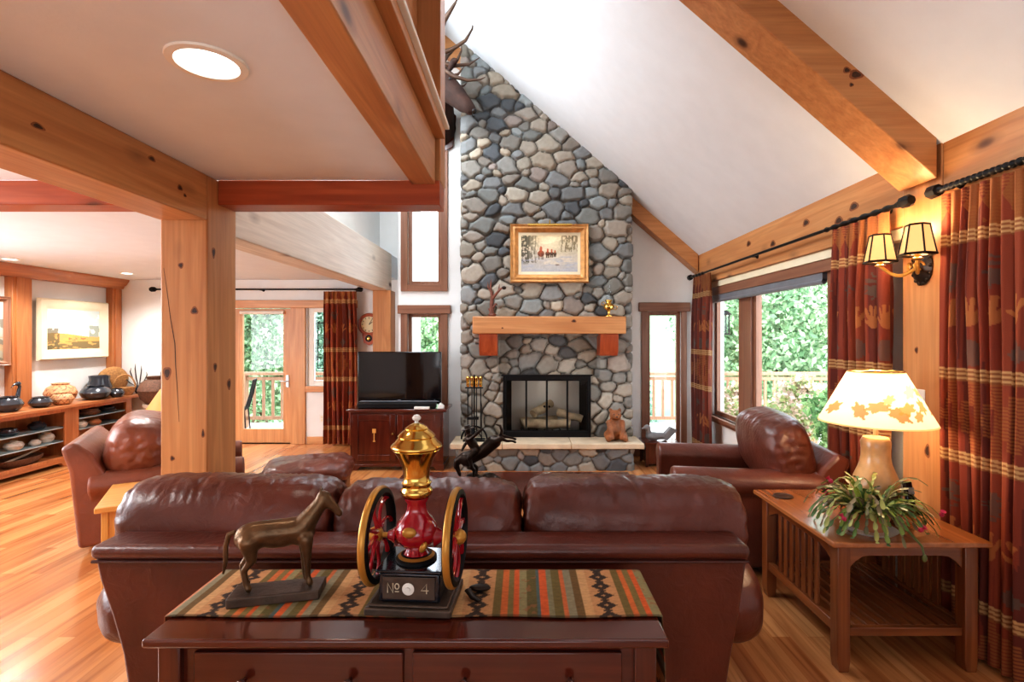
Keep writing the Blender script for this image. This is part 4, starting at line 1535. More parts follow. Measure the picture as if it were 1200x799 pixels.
# arched aprons front and back, straight aprons on the sides
for y in (ly0 + .015, ly1 - .04):
    poly = [(-lx + .062, tz - .026)] + [(-lx + .062, tz - .14)]
    for k in range(17):
        t = k / 16
        x = -lx + .062 + (2 * lx - .124) * t
        e = min(t, 1 - t) / .16
        poly.append((x, tz - .145 + .062 * min(1, math.sin(min(1, e) * PI / 2))))
    poly += [(lx - .062, tz - .14), (lx - .062, tz - .026)]
    mb = MB(); mb.prism(poly, 1, y, y + .024); mb.build('apron', 'oak_x', T, bevel=.002)
for x in (-lx + .015, lx - .04):
    poly = [(ly0 + .062, tz - .026), (ly0 + .062, tz - .13)]
    for k in range(13):
        t = k / 12
        e = min(t, 1 - t) / .14
        poly.append((ly0 + .062 + (ly1 - ly0 - .124) * t, tz - .135 + .05 * min(1, e)))
    poly += [(ly1 - .062, tz - .13), (ly1 - .062, tz - .026)]
    mb = MB(); mb.prism(poly, 0, x, x + .024); mb.build('side_apron', 'oak_y', T, bevel=.002)
    mb = MB(); mb.box(x - .004, x + .028, ly0 + .062, ly1 - .062, .165, .215); mb.build('side_rail', 'oak_y', T, bevel=.003)
    for k in range(7):
        y = ly0 + .20 + k * .062
        mb = MB(); mb.box(x + .006, x + .018, y, y + .034, .215, tz - .085); mb.build('side_slat', 'oak_z', T, bevel=.002)
for y in (ly0 + .015, ly1 - .045):
    mb = MB(); mb.box(-lx + .062, lx - .062, y, y + .03, .165, .205); mb.build('shelf_rail', 'oak_x', T, bevel=.003)
for k in range(10):
    x = -lx + .052 + k * .0585
    mb = MB(); mb.box(x, x + .042, ly0 + .046, ly1 - .046, .19, .206); mb.build('shelf_slat', 'oak_y', T, bevel=.002)

# table lamp with leaf-printed shade
LPX, LPY = 1.905, 2.76
LP = thing('table_lamp', 'lit table lamp with oak-leaf paper shade on the oak end table', 'lamp', (LPX, LPY, tz))
mb = MB()
mb.lathe([(0, 0), (.075, 0), (.085, .012), (.098, .05), (.108, .10), (.112, .14)], 36)
mb.build('lamp_base_band', 'lampdark', LP)
mb = MB()
mb.lathe([(.1122, .14), (.112, .17), (.104, .21), (.088, .25), (.075, .285), (.069, .32), (.068, .36), (.072, .40), (.06, .425), (.02, .43), (.012, .435), (.012, .50), (0, .50)], 36)
mb.build('lamp_base', 'lampbase', LP)


def leaf_r(th):
    """oak leaf outline, pointing along th = 0"""
    return .84 + .18 * np.cos(6 * th)


nth, nz = 360, 60
th = np.linspace(0, 2 * PI, nth, endpoint=False)
zz = np.linspace(0, 1, nz)
TH, ZZ = np.meshgrid(th, zz, indexing='ij')
zb, zt, rb, rt = .505, .78, .272, .130
rr = rb + (rt - rb) * ZZ
C = np.broadcast_to(LC(246, 226, 190), TH.shape + (3,)).copy()
C = C * (.92 + .12 * fbm(TH * 9, ZZ * 9, 2, 3))[..., None]
for a, zf, sz, rot, col in ((-100, .26, .060, 2.4, (188, 104, 52)), (-88, .36, .052, .6, (198, 120, 60)), (-76, .24, .04, -2.2, (188, 112, 60)), (-62, .40, .048, 1.5, (192, 116, 60)),
                            (-122, .38, .055, .3, (184, 110, 66)), (-108, .52, .035, .9, (214, 160, 100)), (-142, .3, .055, 2., (184, 104, 60)), (-47, .62, .05, -.6, (170, 120, 76)), (-72, .66, .05, .9, (226, 190, 140)),
                            (-35, .3, .05, .4, (188, 104, 52)), (20, .3, .06, 1., (188, 104, 52)), (60, .4, .06, 2., (190, 110, 60)), (100, .3, .06, .3, (188, 104, 52)), (140, .35, .06, 1.2, (188, 110, 60)), (180, .3, .06, .6, (180, 104, 52))):
    da = (TH - R(a) + PI) % (2 * PI) - PI
    x = da * (rb + (rt - rb) * zf)
    y = (ZZ - zf) * .36
    xr, yr = x * math.cos(rot) + y * math.sin(rot), -x * math.sin(rot) + y * math.cos(rot)
    yr = yr * 1.7
    sz = sz * 1.12
    q = np.hypot(xr, yr)
    C = mixc(C, LC(*col), (q < sz * leaf_r(np.arctan2(yr, xr))) * .9)
C = mixc(C, LC(216, 176, 120), (ZZ < .025) | (ZZ > .975))
P = np.stack([rr * np.cos(TH), rr * np.sin(TH), zb + (zt - zb) * ZZ], -1)
o = grid_obj('lamp_shade', P, C, 'v_shade', LP, wrap=True)
mb = MB(); mb.torus((0, 0, .78), .130, .003, n=40, m=6); mb.tube([(-.13, 0, .777), (.13, 0, .777)], .003, n=6); mb.tube([(0, 0, .50), (0, 0, .785)], .004, n=6)
mb.build('harp', 'brass', LP)
mb = MB(); mb.ell((0, 0, .575), (.032, .032, .042)); mb.build('bulb', 'lens', LP)

# holiday cactus in a white bowl
PL = thing('potted_cactus', 'sprawling potted holiday cactus on the end table in front of the lamp', 'plant', (1.735, 2.565, tz))
mb = MB(); mb.lathe([(0, .001), (.11, .001), (.125, .014), (.115, .012), (0, .008)], 30); mb.build('saucer', 'ceramicw', PL)
mb = MB(); mb.lathe([(0, .009), (.07, .009), (.085, .05), (.098, .105), (.09, .105), (.08, .095), (0, .095)], 30); pt = mb.build('pot', 'clay', PL)
mb = MB(); mb.lathe([(0, .0955), (.08, .0955), (.0, .11)], 20); mb.build('soil', 'dirt', pt)
rs = random.Random(5)
V_, F_, Cc_ = [], [], []
GRN = [LC(86, 112, 52), LC(118, 136, 62), LC(66, 92, 48), LC(150, 150, 84), LC(104, 100, 66), LC(136, 120, 92)]
flow = []
for i in range(150):
    az = rs.uniform(0, 2 * PI)
    el = rs.uniform(.35, 1.4)
    reach = rs.uniform(.55, .95) * (1.0 if math.sin(az) < .3 else .8)
    p = Vector((.05 * math.cos(az), .05 * math.sin(az), .10))
    d = Vector((math.cos(az) * math.cos(el), math.sin(az) * math.cos(el), math.sin(el)))
    nseg = rs.randint(5, 7)
    g = GRN[rs.randrange(len(GRN))]
    for k in range(nseg):
        ln_ = .052 * reach * rs.uniform(.9, 1.15)
        d = (d + Vector((0, 0, -.17 - .075 * k)) + Vector((rs.uniform(-.1, .1), rs.uniform(-.1, .1), 0))).normalized()
        q = p + d * ln_
        if q.z < .02:
            rxy = math.hypot(q.x, q.y)
            if not (q.y < -.17 and abs(q.x) < .5 and False):
                q.z = .02 + rs.uniform(0, .01)
        sd = d.cross(Vector((0, 0, 1)))
        if sd.length < .1:
            sd = Vector((1, 0, 0))
        sd.normalize()
        sd = (sd + Vector((0, 0, rs.uniform(-.5, .5)))).normalized()
        nrm = d.cross(sd)
        wdt = rs.uniform(.007, .0115)
        b = len(V_)
        sh = rs.uniform(.75, 1.25)
        for t, wv in ((0, .35), (.35, .9), (.7, 1.), (.92, .8), (1, .3)):
            c = p.lerp(q, t)
            V_ += [tuple(c + sd * wdt * wv), tuple(c + nrm * .003), tuple(c - sd * wdt * wv)]
            cc = g * sh * (.8 + .35 * t)
            Cc_ += [cc, cc * 1.25, cc]
        for t in range(4):
            for u in range(2):
                a = b + t * 3 + u
                F_.append((a, a + 1, a + 4, a + 3))
        p = q
    if i % 13 == 0:
        flow.append(p.copy())
me = bpy.data.meshes.new('foliage'); me.from_pydata(V_, [], F_)
at = me.color_attributes.new('Col', 'FLOAT_COLOR', 'POINT')
at.data.foreach_set('color', np.concatenate([np.clip(np.array(Cc_), 0, 1), np.ones((len(Cc_), 1))], 1).astype(np.float32).ravel())
me.polygons.foreach_set('use_smooth', [True] * len(me.polygons))
me.materials.append(M['v_cactus'])
o = bpy.data.objects.new('foliage', me); COL.objects.link(o); o.parent = PL
for f in flow[:7]:
    mb = MB()
    mb.lathe([(0, 0), (.008, .004), (.011, .014), (.006, .024), (.012, .036), (0, .032)], 10, f, (rs.uniform(-.6, .6), rs.uniform(-.6, .6), 0)); mb.build('flower', 'flower', PL)
# a long stem trailing over the table edge
mb = MB(); mb.tube([(.03, -.06, .12), (.06, -.12, .10), (.075, -.175, .05), (.08, -.24, .015), (.083, -.252, -.03)], [.004, .005, .006, .005, .004], n=6); mb.ell((.083, -.252, -.035), (.012, .006, .018)); mb.build('trailing_stem', 'leafrib', PL)

gl = thing('drinking_glass', 'small clear drinking glass left of the potted cactus', 'glass', (1.60, 2.52, tz))
mb = MB(); mb.lathe([(0, .001), (.026, .001), (.028, .01), (.030, .095), (.032, .115), (.030, .115), (.028, .095), (.026, .012), (0, .010)], 24); mb.build('tumbler', 'clear', gl)
mb = MB(); mb.lathe([(0, 0), (.052, 0), (.056, .004), (.054, .009), (.046, .009), (.044, .006), (0, .006)], 32)
tag(mb.build('coaster', 'lampdark', None, loc=(1.575, 3.09, tz + .0005)), 'round dark coaster near the far left corner of the oak end table', 'coaster')
ph = thing('cordless_phone', 'dark cordless phone standing upright in its cradle beside the pilaster', 'phone', (2.115, 2.80, tz))
mb = MB(); mb.box(-.035, .035, -.04, .045, 0, .028); mb.build('cradle', 'blackgloss', ph, bevel=.008)
mb = MB(); mb.obox((0, .0, .098), (.046, .024, .15), (R(-14), 0, 0)); h = mb.build('handset', 'blackgloss', ph, bevel=.008, seg=3)
mb = MB(); mb.obox((0, -.016, .128), (.030, .004, .036), (R(-14), 0, 0)); mb.build('display', 'grey', h)
sw = thing('light_switch', 'ivory light switch plate on the timber pilaster behind the lamp', 'light switch', (2.2945, 2.95, 1.235))
mb = MB(); mb.box(-.006, 0, -.037, .037, -.06, .06); mb.build('plate', 'ceramicw', sw, bevel=.003)
mb = MB(); mb.obox((-.009, 0, .004), (.010, .010, .024), (0, R(15), 0)); mb.build('toggle', 'ceramicw', sw, bevel=.002)
ol = thing('wall_outlet', 'ivory wall outlet low on the wall left of the patio curtain', 'outlet', (-2.98, YF - .0005, .375))
mb = MB(); mb.box(-.036, .036, -.006, 0, -.058, .058); mb.build('plate', 'ceramicw', ol, bevel=.003)
for z in (-.022, .022):
    mb = MB(); mb.box(-.014, .014, -.0085, -.006, z - .014, z + .014); mb.build('socket', 'cream', ol, bevel=.003)

# ------------------------------------------------------------------ double wall sconce
SC = thing('wall_sconce', 'lit double wall sconce with two parchment shades on the timber pilaster', 'wall lamp', (2.294, 2.93, 2.0))
mb = MB(); mb.lathe([(0, 0), (.085, 0), (.088, .008), (.07, .016), (.055, .026), (.03, .032), (0, .034)], 30, (0, 0, 0), (0, R(-90), 0), sx=1.25, sy=.85)
for k in range(14):
    a = 2 * PI * k / 14
    mb.ell((-.010, .066 * math.cos(a), .10 * math.sin(a)), (.010, .012, .012), seg=8)
mb.build('back_plate', 'bronze', SC)
for s in (-1, 1):
    ty = s * .145 + (.0 if s < 0 else .0)
    tx = -.145
    mb = MB()
    pts = []
    for t in np.linspace(0, 1, 14):
        pts.append((-.03 + (tx + .03) * t, ty * t, -.0 - .055 * math.sin(t * PI) + .02 * t))
    mb.tube(pts, [.010] * 14, n=10)
    mb.torus((-.05, ty * .25, -.0), .022, .006, (R(90), 0, R(30 * s)), 20, 8, 0, 5)
    mb.lathe([(0, 0), (.022, 0), (.03, .006), (.016, .014), (.012, .03), (0, .03)], 16, (tx, ty, .018))
    arm = mb.build('arm', 'goldpaint', SC)
    z0, z1, rb_, rt_ = .045, .205, .084, .054
    # six-sided parchment shade with dark ribs
    mb = MB(); mb.lathe([(rb_, z0), (rt_, z1)], 6, (tx, ty, 0), (0, 0, R(15)))
    sh = mb.build('shade', 'sconceshade', SC, smooth=False)
    mb = MB()
    for k in range(6):
        a = 2 * PI * k / 6 + R(15)
        mb.tube([(tx + rb_ * math.cos(a), ty + rb_ * math.sin(a), z0), (tx + rt_ * math.cos(a), ty + rt_ * math.sin(a), z1)], .0045, n=6)
        a2 = a + PI / 3
        for r_, z_, q in ((rb_, z0, .008), (rt_, z1, .006)):
            mb.tube([(tx + r_ * math.cos(a), ty + r_ * math.sin(a), z_), (tx + r_ * math.cos(a2), ty + r_ * math.sin(a2), z_)], q, n=6)
    mb.tube([(tx, ty, .03), (tx, ty, .10)], .012, n=10)
    mb.build('shade_ribs', 'bronze', SC)

# ------------------------------------------------------------------ television and cabinet
TC = thing('television_cabinet', 'dark mahogany two-door cabinet carrying the television, left of the fireplace', 'cabinet', (-1.495, 6.33, 0))
mb = MB(); mb.box(-.555, .555, -.23, .24, .07, .70); mb.build('carcass', 'mah_x', TC, bevel=.004)
mb = MB(); mb.box(-.595, .595, -.265, .255, .70, .735); mb.build('cabinet_top', 'mah_x', TC, bevel=.008)
mb = MB(); mb.prism([(-.56, 0), (-.47, 0), (-.44, .045), (.44, .045), (.47, 0), (.56, 0), (.56, .075), (-.56, .075)], 1, -.235, -.20)
mb.box(-.56, -.50, -.19, .24, 0, .069); mb.box(.50, .56, -.19, .24, 0, .069); mb.build('plinth', 'mah_x', TC, bevel=.004)
for s in (-1, 1):
    x0, x1 = (-.525, -.008) if s < 0 else (.008, .525)
    mb = MB()
    for q in ((x0, x0 + .07, .12, .67), (x1 - .07, x1, .12, .67), (x0 + .07, x1 - .07, .12, .19), (x0 + .07, x1 - .07, .60, .67)):
        mb.box(q[0], q[1], -.25, -.231, q[2], q[3])
    mb.box(x0 + .07, x1 - .07, -.24, -.231, .19, .60)
    d = mb.build('door', 'mah_z', TC, bevel=.003)
    mb = MB(); xk = x1 - .035 if s < 0 else x0 + .035
    mb.lathe([(0, 0), (.006, 0), (.013, .014), (.008, .024), (0, .025)], 14, (xk, -.25, .44), (R(90), 0, 0)); mb.build('knob', 'brass', d)
    mb = MB(); xc = (x0 + x1) / 2
    mb.box(xc - .022, xc + .022, -.243, -.240, .45, .50); mb.tube([(xc, -.242, .45), (xc, -.242, .36)], .006, n=6); mb.box(xc - .014, xc + .014, -.243, -.240, .345, .36)
    mb.build('inlay', 'honey_z', d, smooth=False)
TV = thing('television', 'large flat black television standing on the mahogany cabinet', 'television', (-1.515, 6.34, .7355))
mb = MB(); mb.box(-.515, .515, -.035, .035, .03, .675); mb.build('housing', 'blackgloss', TV, bevel=.012, seg=3)
mb = MB(); mb.box(-.485, .485, -.0375, -.0355, .09, .655); mb.build('screen', 'screen', TV)
mb = MB(); mb.prism([(-.50, .06), (.50, .06), (.46, .074), (-.46, .074)], 1, -.045, -.036); mb.build('silver_trim', 'grey', TV, bevel=.002)
mb = MB(); mb.box(-.30, .30, -.12, .12, 0, .018); mb.box(-.10, .10, -.03, .03, .018, .04); mb.build('stand', 'blackgloss', TV, bevel=.005)
mb = MB(); mb.box(-.02, .02, -.0385, -.0375, .078, .086); mb.box(.43, .44, -.0385, -.0375, .078, .088); mb.build('emblem', 'grey', TV)
SB = thing('soundbar', 'black soundbar lying in front of the television', 'speaker', (-1.50, 6.145, .7355))
mb = MB(); mb.box(-.47, .47, -.04, .04, .002, .072); mb.build('bar', 'black', SB, bevel=.012)
mb = MB(); mb.box(-.09, .09, -.03, .03, 0, .03)
tag(mb.build('white_box', 'ceramicw', None, bevel=.006, loc=(-1.19, 6.075, .736)), 'flat white plastic box on the cabinet in front of the soundbar', 'box')
mb = MB(); mb.prism([(-.03, 0), (.05, 0), (.05, .03), (0, .07)], 1, -.04, .04)
tag(mb.build('white_gadget', 'ceramicw', None, bevel=.006, loc=(-.985, 6.14, .736)), 'small white wedge-shaped gadget at the right end of the cabinet top', 'gadget')

# wall clock with pendulum
CK = thing('wall_clock', 'round wooden pendulum wall clock half hidden by the far timber post', 'clock', (-2.27, YF - .001, 1.775))
mb = MB(); mb.lathe([(.118, .03), (.125, .05), (.15, .055), (.166, .04), (.17, .02), (.168, 0), (0, 0)], 44, (0, 0, 0), (R(90), 0, 0)); mb.build('rim', 'red_z', CK)
mb = MB(); mb.lathe([(0, .032), (.120, .032)], 44, (0, 0, 0), (R(90), 0, 0)); dl = mb.build('dial', 'dial', CK)
mb = MB()
for k in range(12):
    a = 2 * PI * k / 12
    mb.obox((.098 * math.sin(a), -.0335, .098 * math.cos(a)), (.008, .002, .022), (0, a, 0))
mb.obox((.024, -.035, .018), (.008, .002, .065), (0, R(52), 0)); mb.obox((.022, -.036, .036), (.006, .002, .09), (0, R(32), 0))
mb.build('hands', 'black', dl, smooth=False)
mb = MB(); mb.prism([(-.10, -.14), (.10, -.14), (.075, -.27), (0, -.31), (-.075, -.27)], 1, -.05, 0); cs = mb.build('pendulum_case', 'red_z', CK, bevel=.006)
mb = MB(); mb.lathe([(0, .052), (.05, .052), (.05, .05)], 24, (0, 0, -.205), (R(90), 0, 0)); mb.build('glass_port', 'screen', cs)
mb = MB(); mb.lathe([(0, .056), (.024, .054), (.026, .0525)], 20, (0, 0, -.21), (R(90), 0, 0)); mb.build('pendulum', 'brass', cs)

# ------------------------------------------------------------------ on the mantel
o_ = thing('branch_sculpture', 'rusty branching sculpture standing at the left end of the mantel', 'sculpture', (-.37, 6.31, 1.8425))
mb = MB()
mb.ell((0, 0, .02), (.05, .04, .025))
for pts, r_ in (([(0, 0, .01), (-.01, 0, .12), (.0, 0, .25), (-.02, 0, .36), (-.015, 0, .46)], [.035, .024, .02, .014, .004]), ([(0, 0, .22), (.05, -.01, .28), (.10, 0, .34), (.14, 0, .36)], [.02, .016, .014, .006]),
               ([(-.01, 0, .3), (-.05, 0, .36), (-.055, 0, .43)], [.014, .012, .003]), ([(0, 0, .10), (.045, 0, .16), (.06, 0, .14)], [.02, .015, .006]), ([(.08, 0, .32), (.09, 0, .40)], [.012, .003]), ([(0, 0, .05), (-.05, .0, .10)], [.02, .008])):
    mb.tube(pts, r_, n=10)
mb.build('branch', 'rust', o_)
mb = MB(); mb.ell((.145, 0, .355), (.03, .02, .022)); mb.build('cone', 'bronze', o_)
o_ = thing('oil_lamp', 'small brass oil lamp with glass chimney at the right end of the mantel', 'oil lamp', (1.065, 6.30, 1.8425))
mb = MB(); mb.lathe([(0, 0), (.05, 0), (.05, .008), (.02, .02), (.014, .05), (.022, .075), (.055, .09), (.066, .115), (.060, .145), (.034, .165), (.03, .18), (.042, .19), (.042, .205), (0, .205)], 28)
mb.torus((.075, 0, .11), .026, .005, (R(90), 0, 0), 20, 6); mb.torus((-.07, 0, .16), .02, .005, (R(90), 0, 0), 20, 6); mb.ell((0, -.04, .19), (.012, .012, .012)); mb.build('font', 'brass', o_)
mb = MB(); mb.lathe([(.030, .205), (.042, .25), (.036, .31), (.026, .37), (.026, .46)], 24); mb.build('chimney', 'clear', o_)

# ------------------------------------------------------------------ on and by the hearth
o_ = thing('fireplace_tool_set', 'black fireplace tool stand with brass handles on the left of the hearth', 'fireplace tools', (-.585, 6.24, .333))
mb = MB()
mb.box(-.13, .13, -.09, .09, 0, .014)
mb.tube(arc((0, .015), .155, 0, PI, 18), .012, n=8)
mb.tube(arc((0, .015), .09, 0, PI, 14), .008, n=8)
mb.tube([(0, 0, .01), (0, 0, .80)], .010, n=8)
mb.tube([(-.11, 0, .64), (.11, 0, .64)], .009, n=8)
mb.box(-.085, .055, -.03, .03, .255, .285)
mb.build('stand', 'black', o_, bevel=.002)
for x, hd in ((-.075, 'shovel'), (-.025, 'brush'), (.03, 'poker'), (.08, 'tongs')):
    mb = MB(); mb.tube([(x, -.025, .10), (x, -.025, .66)], .007, n=8)
    if hd == 'shovel':
        mb.prism([(x - .04, .05), (x + .04, .05), (x + .034, .17), (x - .034, .17)], 1, -.035, -.028)
    elif hd == 'brush':
        mb.tube([(x, -.025, .05), (x, -.025, .10), (x, -.025, .16)], [.03, .028, .014], n=12)
    elif hd == 'poker':
        mb.tube([(x, -.025, .05), (x, -.025, .1)], [.002, .007], n=8); mb.tube([(x, -.025, .13), (x + .03, -.025, .11)], [.006, .002], n=8)
    else:
        mb.tube([(x + .012, -.025, .05), (x + .016, -.025, .4), (x, -.025, .5)], .005, n=8)
    tl = mb.build(hd, 'black', o_)
    mb = MB(); mb.lathe([(0, 0), (.016, 0), (.023, .02), (.019, .05), (.024, .09), (.026, .11), (.016, .125), (0, .13)], 14, (x, -.025, .655)); mb.build('handle', 'brass', tl)
# carved wooden bear
o_ = thing('bear_statue', 'carved brown wooden bear sitting at the right end of the hearth', 'statue', (1.135, 6.25, .333))
bl = [('e', (0, 0, .12), (.105, .09, .12)), ('e', (0, .01, .20), (.085, .075, .09)), ('e', (0, -.015, .305), (.072, .068, .066)), ('e', (0, -.078, .292), (.034, .04, .028)),
      ('e', (-.055, 0, .365), (.024, .016, .026)), ('e', (.055, 0, .365), (.024, .016, .026)),
      ('c', (-.08, -.03, .22), (-.075, -.10, .13), .036, .030), ('c', (-.075, -.10, .13), (-.05, -.12, .05), .03, .026), ('c', (.08, -.03, .22), (.075, -.10, .13), .036, .030), ('c', (.075, -.10, .13), (.05, -.12, .05), .03, .026),
      ('c', (-.09, -.02, .07), (-.10, -.12, .035), .055, .036), ('c', (.09, -.02, .07), (.10, -.12, .035), .055, .036), ('e', (-.10, -.135, .045), (.03, .028, .042)), ('e', (.10, -.135, .045), (.03, .028, .042))]
blob('bear_body', bl, .010, 'bear', o_, 3)
mb = MB(); mb.ell((0, -.118, .30), (.013, .008, .010), seg=10); mb.ell((-.028, -.075, .325), (.007, .006, .007), seg=8); mb.ell((.028, -.075, .325), (.007, .006, .007), seg=8); mb.build('nose_and_eyes', 'nose', o_)
# low dark stand with carved bird at the right of the hearth
o_ = thing('low_stand', 'low dark stand between the hearth and the glazed door', 'stand', (1.70, 6.42, 0))
mb = MB(); mb.box(-.20, .24, -.17, .17, .27, .30); mb.build('top', 'mah_x', o_, bevel=.004)
for x in (-.19, .20):
    for y in (-.16, .13):
        mb = MB(); mb.box(x, x + .03, y, y + .03, 0, .27); mb.build('leg', 'mah_z', o_, bevel=.003)
mb = MB(); mb.box(-.17, .21, -.14, .14, .03, .269); mb.build('panel', 'mah_z', o_, bevel=.003)
o_ = thing('carved_bird', 'grey carved stone bird with a raised wedge tail on the low dark stand', 'figurine', (1.70, 6.40, .302))
blob('bird_body', [('e', (-.06, 0, .05), (.10, .07, .055)), ('e', (.02, 0, .055), (.09, .06, .045)), ('c', (-.12, 0, .07), (-.13, -.01, .15), .036, .032), ('e', (-.145, -.02, .165), (.045, .034, .034)), ('c', (-.18, -.03, .16), (-.225, -.045, .15), .016, .007)], .008, 'rock', o_, 3)
mb = MB(); mb.prism([(.02, .03), (.10, .0), (.23, .13), (.15, .17)], 1, -.05, .05); mb.build('tail', 'rock', o_, bevel=.01)

# bucking horse and rider
o_ = thing('bronze_bronco', 'dark bronze bucking horse with a rider waving his arm on the coffee table', 'statue', (-.33, 4.06, .451))
mb = MB()
mb.ell((.02, 0, .024), (.14, .08, .024)); mb.ell((.07, -.01, .036), (.06, .05, .035)); mb.ell((-.06, .01, .032), (.06, .05, .03)); mb.lathe([(0, 0), (.17, 0), (.17, .012), (0, .012)], 30, sy=.6)
mb.build('rock_base', 'bronze', o_)
hb = [('c', (-.10, 0, .18), (.02, 0, .235), .056, .05), ('c', (.02, 0, .235), (.10, 0, .31), .05, .056), ('e', (-.11, 0, .175), (.055, .048, .06)), ('e', (.11, 0, .315), (.055, .048, .052)),
      ('c', (-.13, 0, .19), (-.185, 0, .16), .042, .03), ('c', (-.185, 0, .16), (-.195, 0, .12), .03, .024), ('c', (-.195, 0, .13), (-.165, 0, .05), .024, .014),
      ('c', (-.185, .012, .175), (-.205, .014, .19), .007, .003), ('c', (-.185, -.012, .175), (-.205, -.014, .19), .007, .003)]
for y in (-.026, .026):
    dy = .02 if y > 0 else 0
    hb += [('c', (-.10, y, .15), (-.05 + dy, y, .10), .026, .016), ('c', (-.05 + dy, y, .10), (-.06 + dy, y, .045), .014, .011), ('c', (-.06 + dy, y, .045), (-.04 + dy, y, .025), .012, .013)]
    hb += [('c', (.12, y, .32), (.16, y, .345 + dy * .5), .034, .022), ('c', (.16, y, .345 + dy * .5), (.205, y, .325 + dy), .018, .013), ('c', (.205, y, .325 + dy), (.255, y, .325 + dy * .6), .012, .010), ('c', (.255, y, .325 + dy * .6), (.275, y, .315 + dy * .6), .010, .012)]
blob('horse_body', hb, .0075, 'bronze', o_, 3)
mb = MB(); mb.tube([(.15, 0, .345), (.17, 0, .40), (.155, 0, .44), (.12, 0, .45)], [.012, .014, .011, .004], n=8); mb.build('tail', 'bronze', o_)
rb = [('c', (-.035, 0, .245), (-.085, 0, .335), .034, .042), ('e', (-.10, 0, .40), (.025, .024, .03)), ('c', (-.085, 0, .34), (-.10, 0, .385), .02, .017),
      ('c', (-.08, -.035, .34), (-.03, -.06, .385), .017, .014), ('c', (-.03, -.06, .385), (.02, -.06, .425), .013, .011), ('c', (-.09, .035, .335), (-.13, .05, .28), .017, .013), ('c', (-.13, .05, .28), (-.15, .02, .24), .013, .011)]
for y in (-.05, .05):
    rb += [('c', (-.035, y * .6, .245), (-.085, y * 1.1, .20), .028, .021), ('c', (-.085, y * 1.1, .20), (-.065, y * 1.15, .13), .02, .013), ('c', (-.065, y * 1.15, .125), (-.095, y * 1.15, .118), .013, .010)]
rd = blob('rider', rb, .006, 'bronze', o_, 3)
mb = MB(); mb.lathe([(0, .028), (.022, .026), (.026, .004), (.052, .0), (.050, -.004), (0, -.004)], 18, (-.102, 0, .418), (0, R(-14), 0)); mb.build('hat', 'bronze', rd)

# ------------------------------------------------------------------ elk head trophy high on the chimney wall
o_ = thing('elk_head_trophy', 'mounted elk head with large antlers high on the wall left of the chimney', 'trophy head', (-1.12, 6.845, 4.42))
mb = MB(); mb.prism([(-.20, -.30), (.0, -.40), (.20, -.30), (.24, .12), (.0, .34), (-.24, .12)], 1, -.03, 0); mb.build('mount_board', 'mah_z', o_, bevel=.008)
ek = [('c', (0, -.03, -.05), (.05, -.30, .06), .24, .20), ('c', (.05, -.30, .06), (.13, -.62, .22), .20, .15), ('e', (.19, -.70, .22), (.15, .12, .15)), ('e', (.25, -.74, .10), (.14, .10, .13)),
      ('c', (.22, -.72, .18), (.36, -.79, .03), .13, .105), ('c', (.36, -.79, .03), (.49, -.85, -.14), .10, .078), ('e', (.51, -.855, -.165), (.072, .066, .068)), ('c', (.27, -.75, .03), (.42, -.81, -.13), .09, .055),
      ('c', (.13, -.62, .27), (.05, -.56, .34), .028, .045), ('c', (.05, -.56, .34), (-.02, -.52, .38), .045, .008), ('c', (.25, -.80, .31), (.33, -.92, .36), .028, .045), ('c', (.33, -.92, .36), (.39, -.98, .36), .045, .008)]
blob('head', ek, .018, 'elkfur', o_, 4)
mb = MB(); mb.ell((.558, -.866, -.195), (.03, .05, .036), (0, R(40), 0), seg=12); mb.ell((.275, -.845, .20), (.018, .014, .018), seg=10); mb.build('nose_and_eye', 'nose', o_)


def antler(base, side):
    b = Vector(base)
    k = .30 if side > 0 else -1.
    s_ = .62 if side > 0 else 1.
    mb = MB()
    P = lambda x, y, z: b + Vector((x * s_, y * k, z))
    mb.tube([P(0, 0, 0), P(-.04, .14, .08), P(-.03, .30, .22), P(.06, .44, .34), P(.18, .56, .43), P(.23, .62, .46)], [.038, .036, .033, .028, .018, .006], n=12)
    for pts in ([P(-.01, .04, .02), P(.12, .05, -.08), P(.28, .04, -.12), P(.42, .02, -.10), P(.48, .0, -.06)], [P(-.03, .10, .06), P(.12, .10, .02), P(.30, .08, .05), P(.42, .06, .14)], [P(-.04, .18, .12), P(.12, .20, .16), P(.27, .23, .24), P(.35, .25, .36), P(.36, .26, .42)]):
        mb.tube(pts, [.028, .024, .018, .011, .004][:len(pts)] if len(pts) == 5 else [.028, .023, .015, .004], n=10)
    mb.build('antler', 'antler', o_)


antler((.155, -.64, .32), 1)
antler((.20, -.76, .32), -1)

# ------------------------------------------------------------------ recessed ceiling lights
def downlight(label, x, y, z, r_=.115):
    t = thing('recessed_light', label, 'ceiling light', (x, y, z))
    mb = MB(); mb.lathe([(r_ * .76, -.001), (r_ * .80, -.010), (r_, -.008), (r_ * 1.02, -.0005)], 40); mb.build('trim_ring', 'white', t)
    mb = MB(); mb.lathe([(0, -.004), (r_ * .76, -.004), (r_ * .77, -.001)], 36); mb.build('lens', 'lens', t)
    return t


downlight('large round recessed ceiling light above the left foreground', -1.085, 1.765, 2.545, .125)
downlight('small recessed ceiling light in the left room, nearer to the left photo edge', -5.55, 5.55, 2.4408, .08)
downlight('small recessed ceiling light in the left room, near the cabinet crown corner', -5.25, 6.80, 2.4408, .08)

# ------------------------------------------------------------------ built-in cabinets on the left wall
mb = MB(); mb.box(XL + .02, -5.55, 4.3, 7.60, .72, .76); tag(mb.build('countertop', 'cherry_y', None, bevel=.006), 'long cherry wood countertop along the left wall holding the pottery', 'countertop')


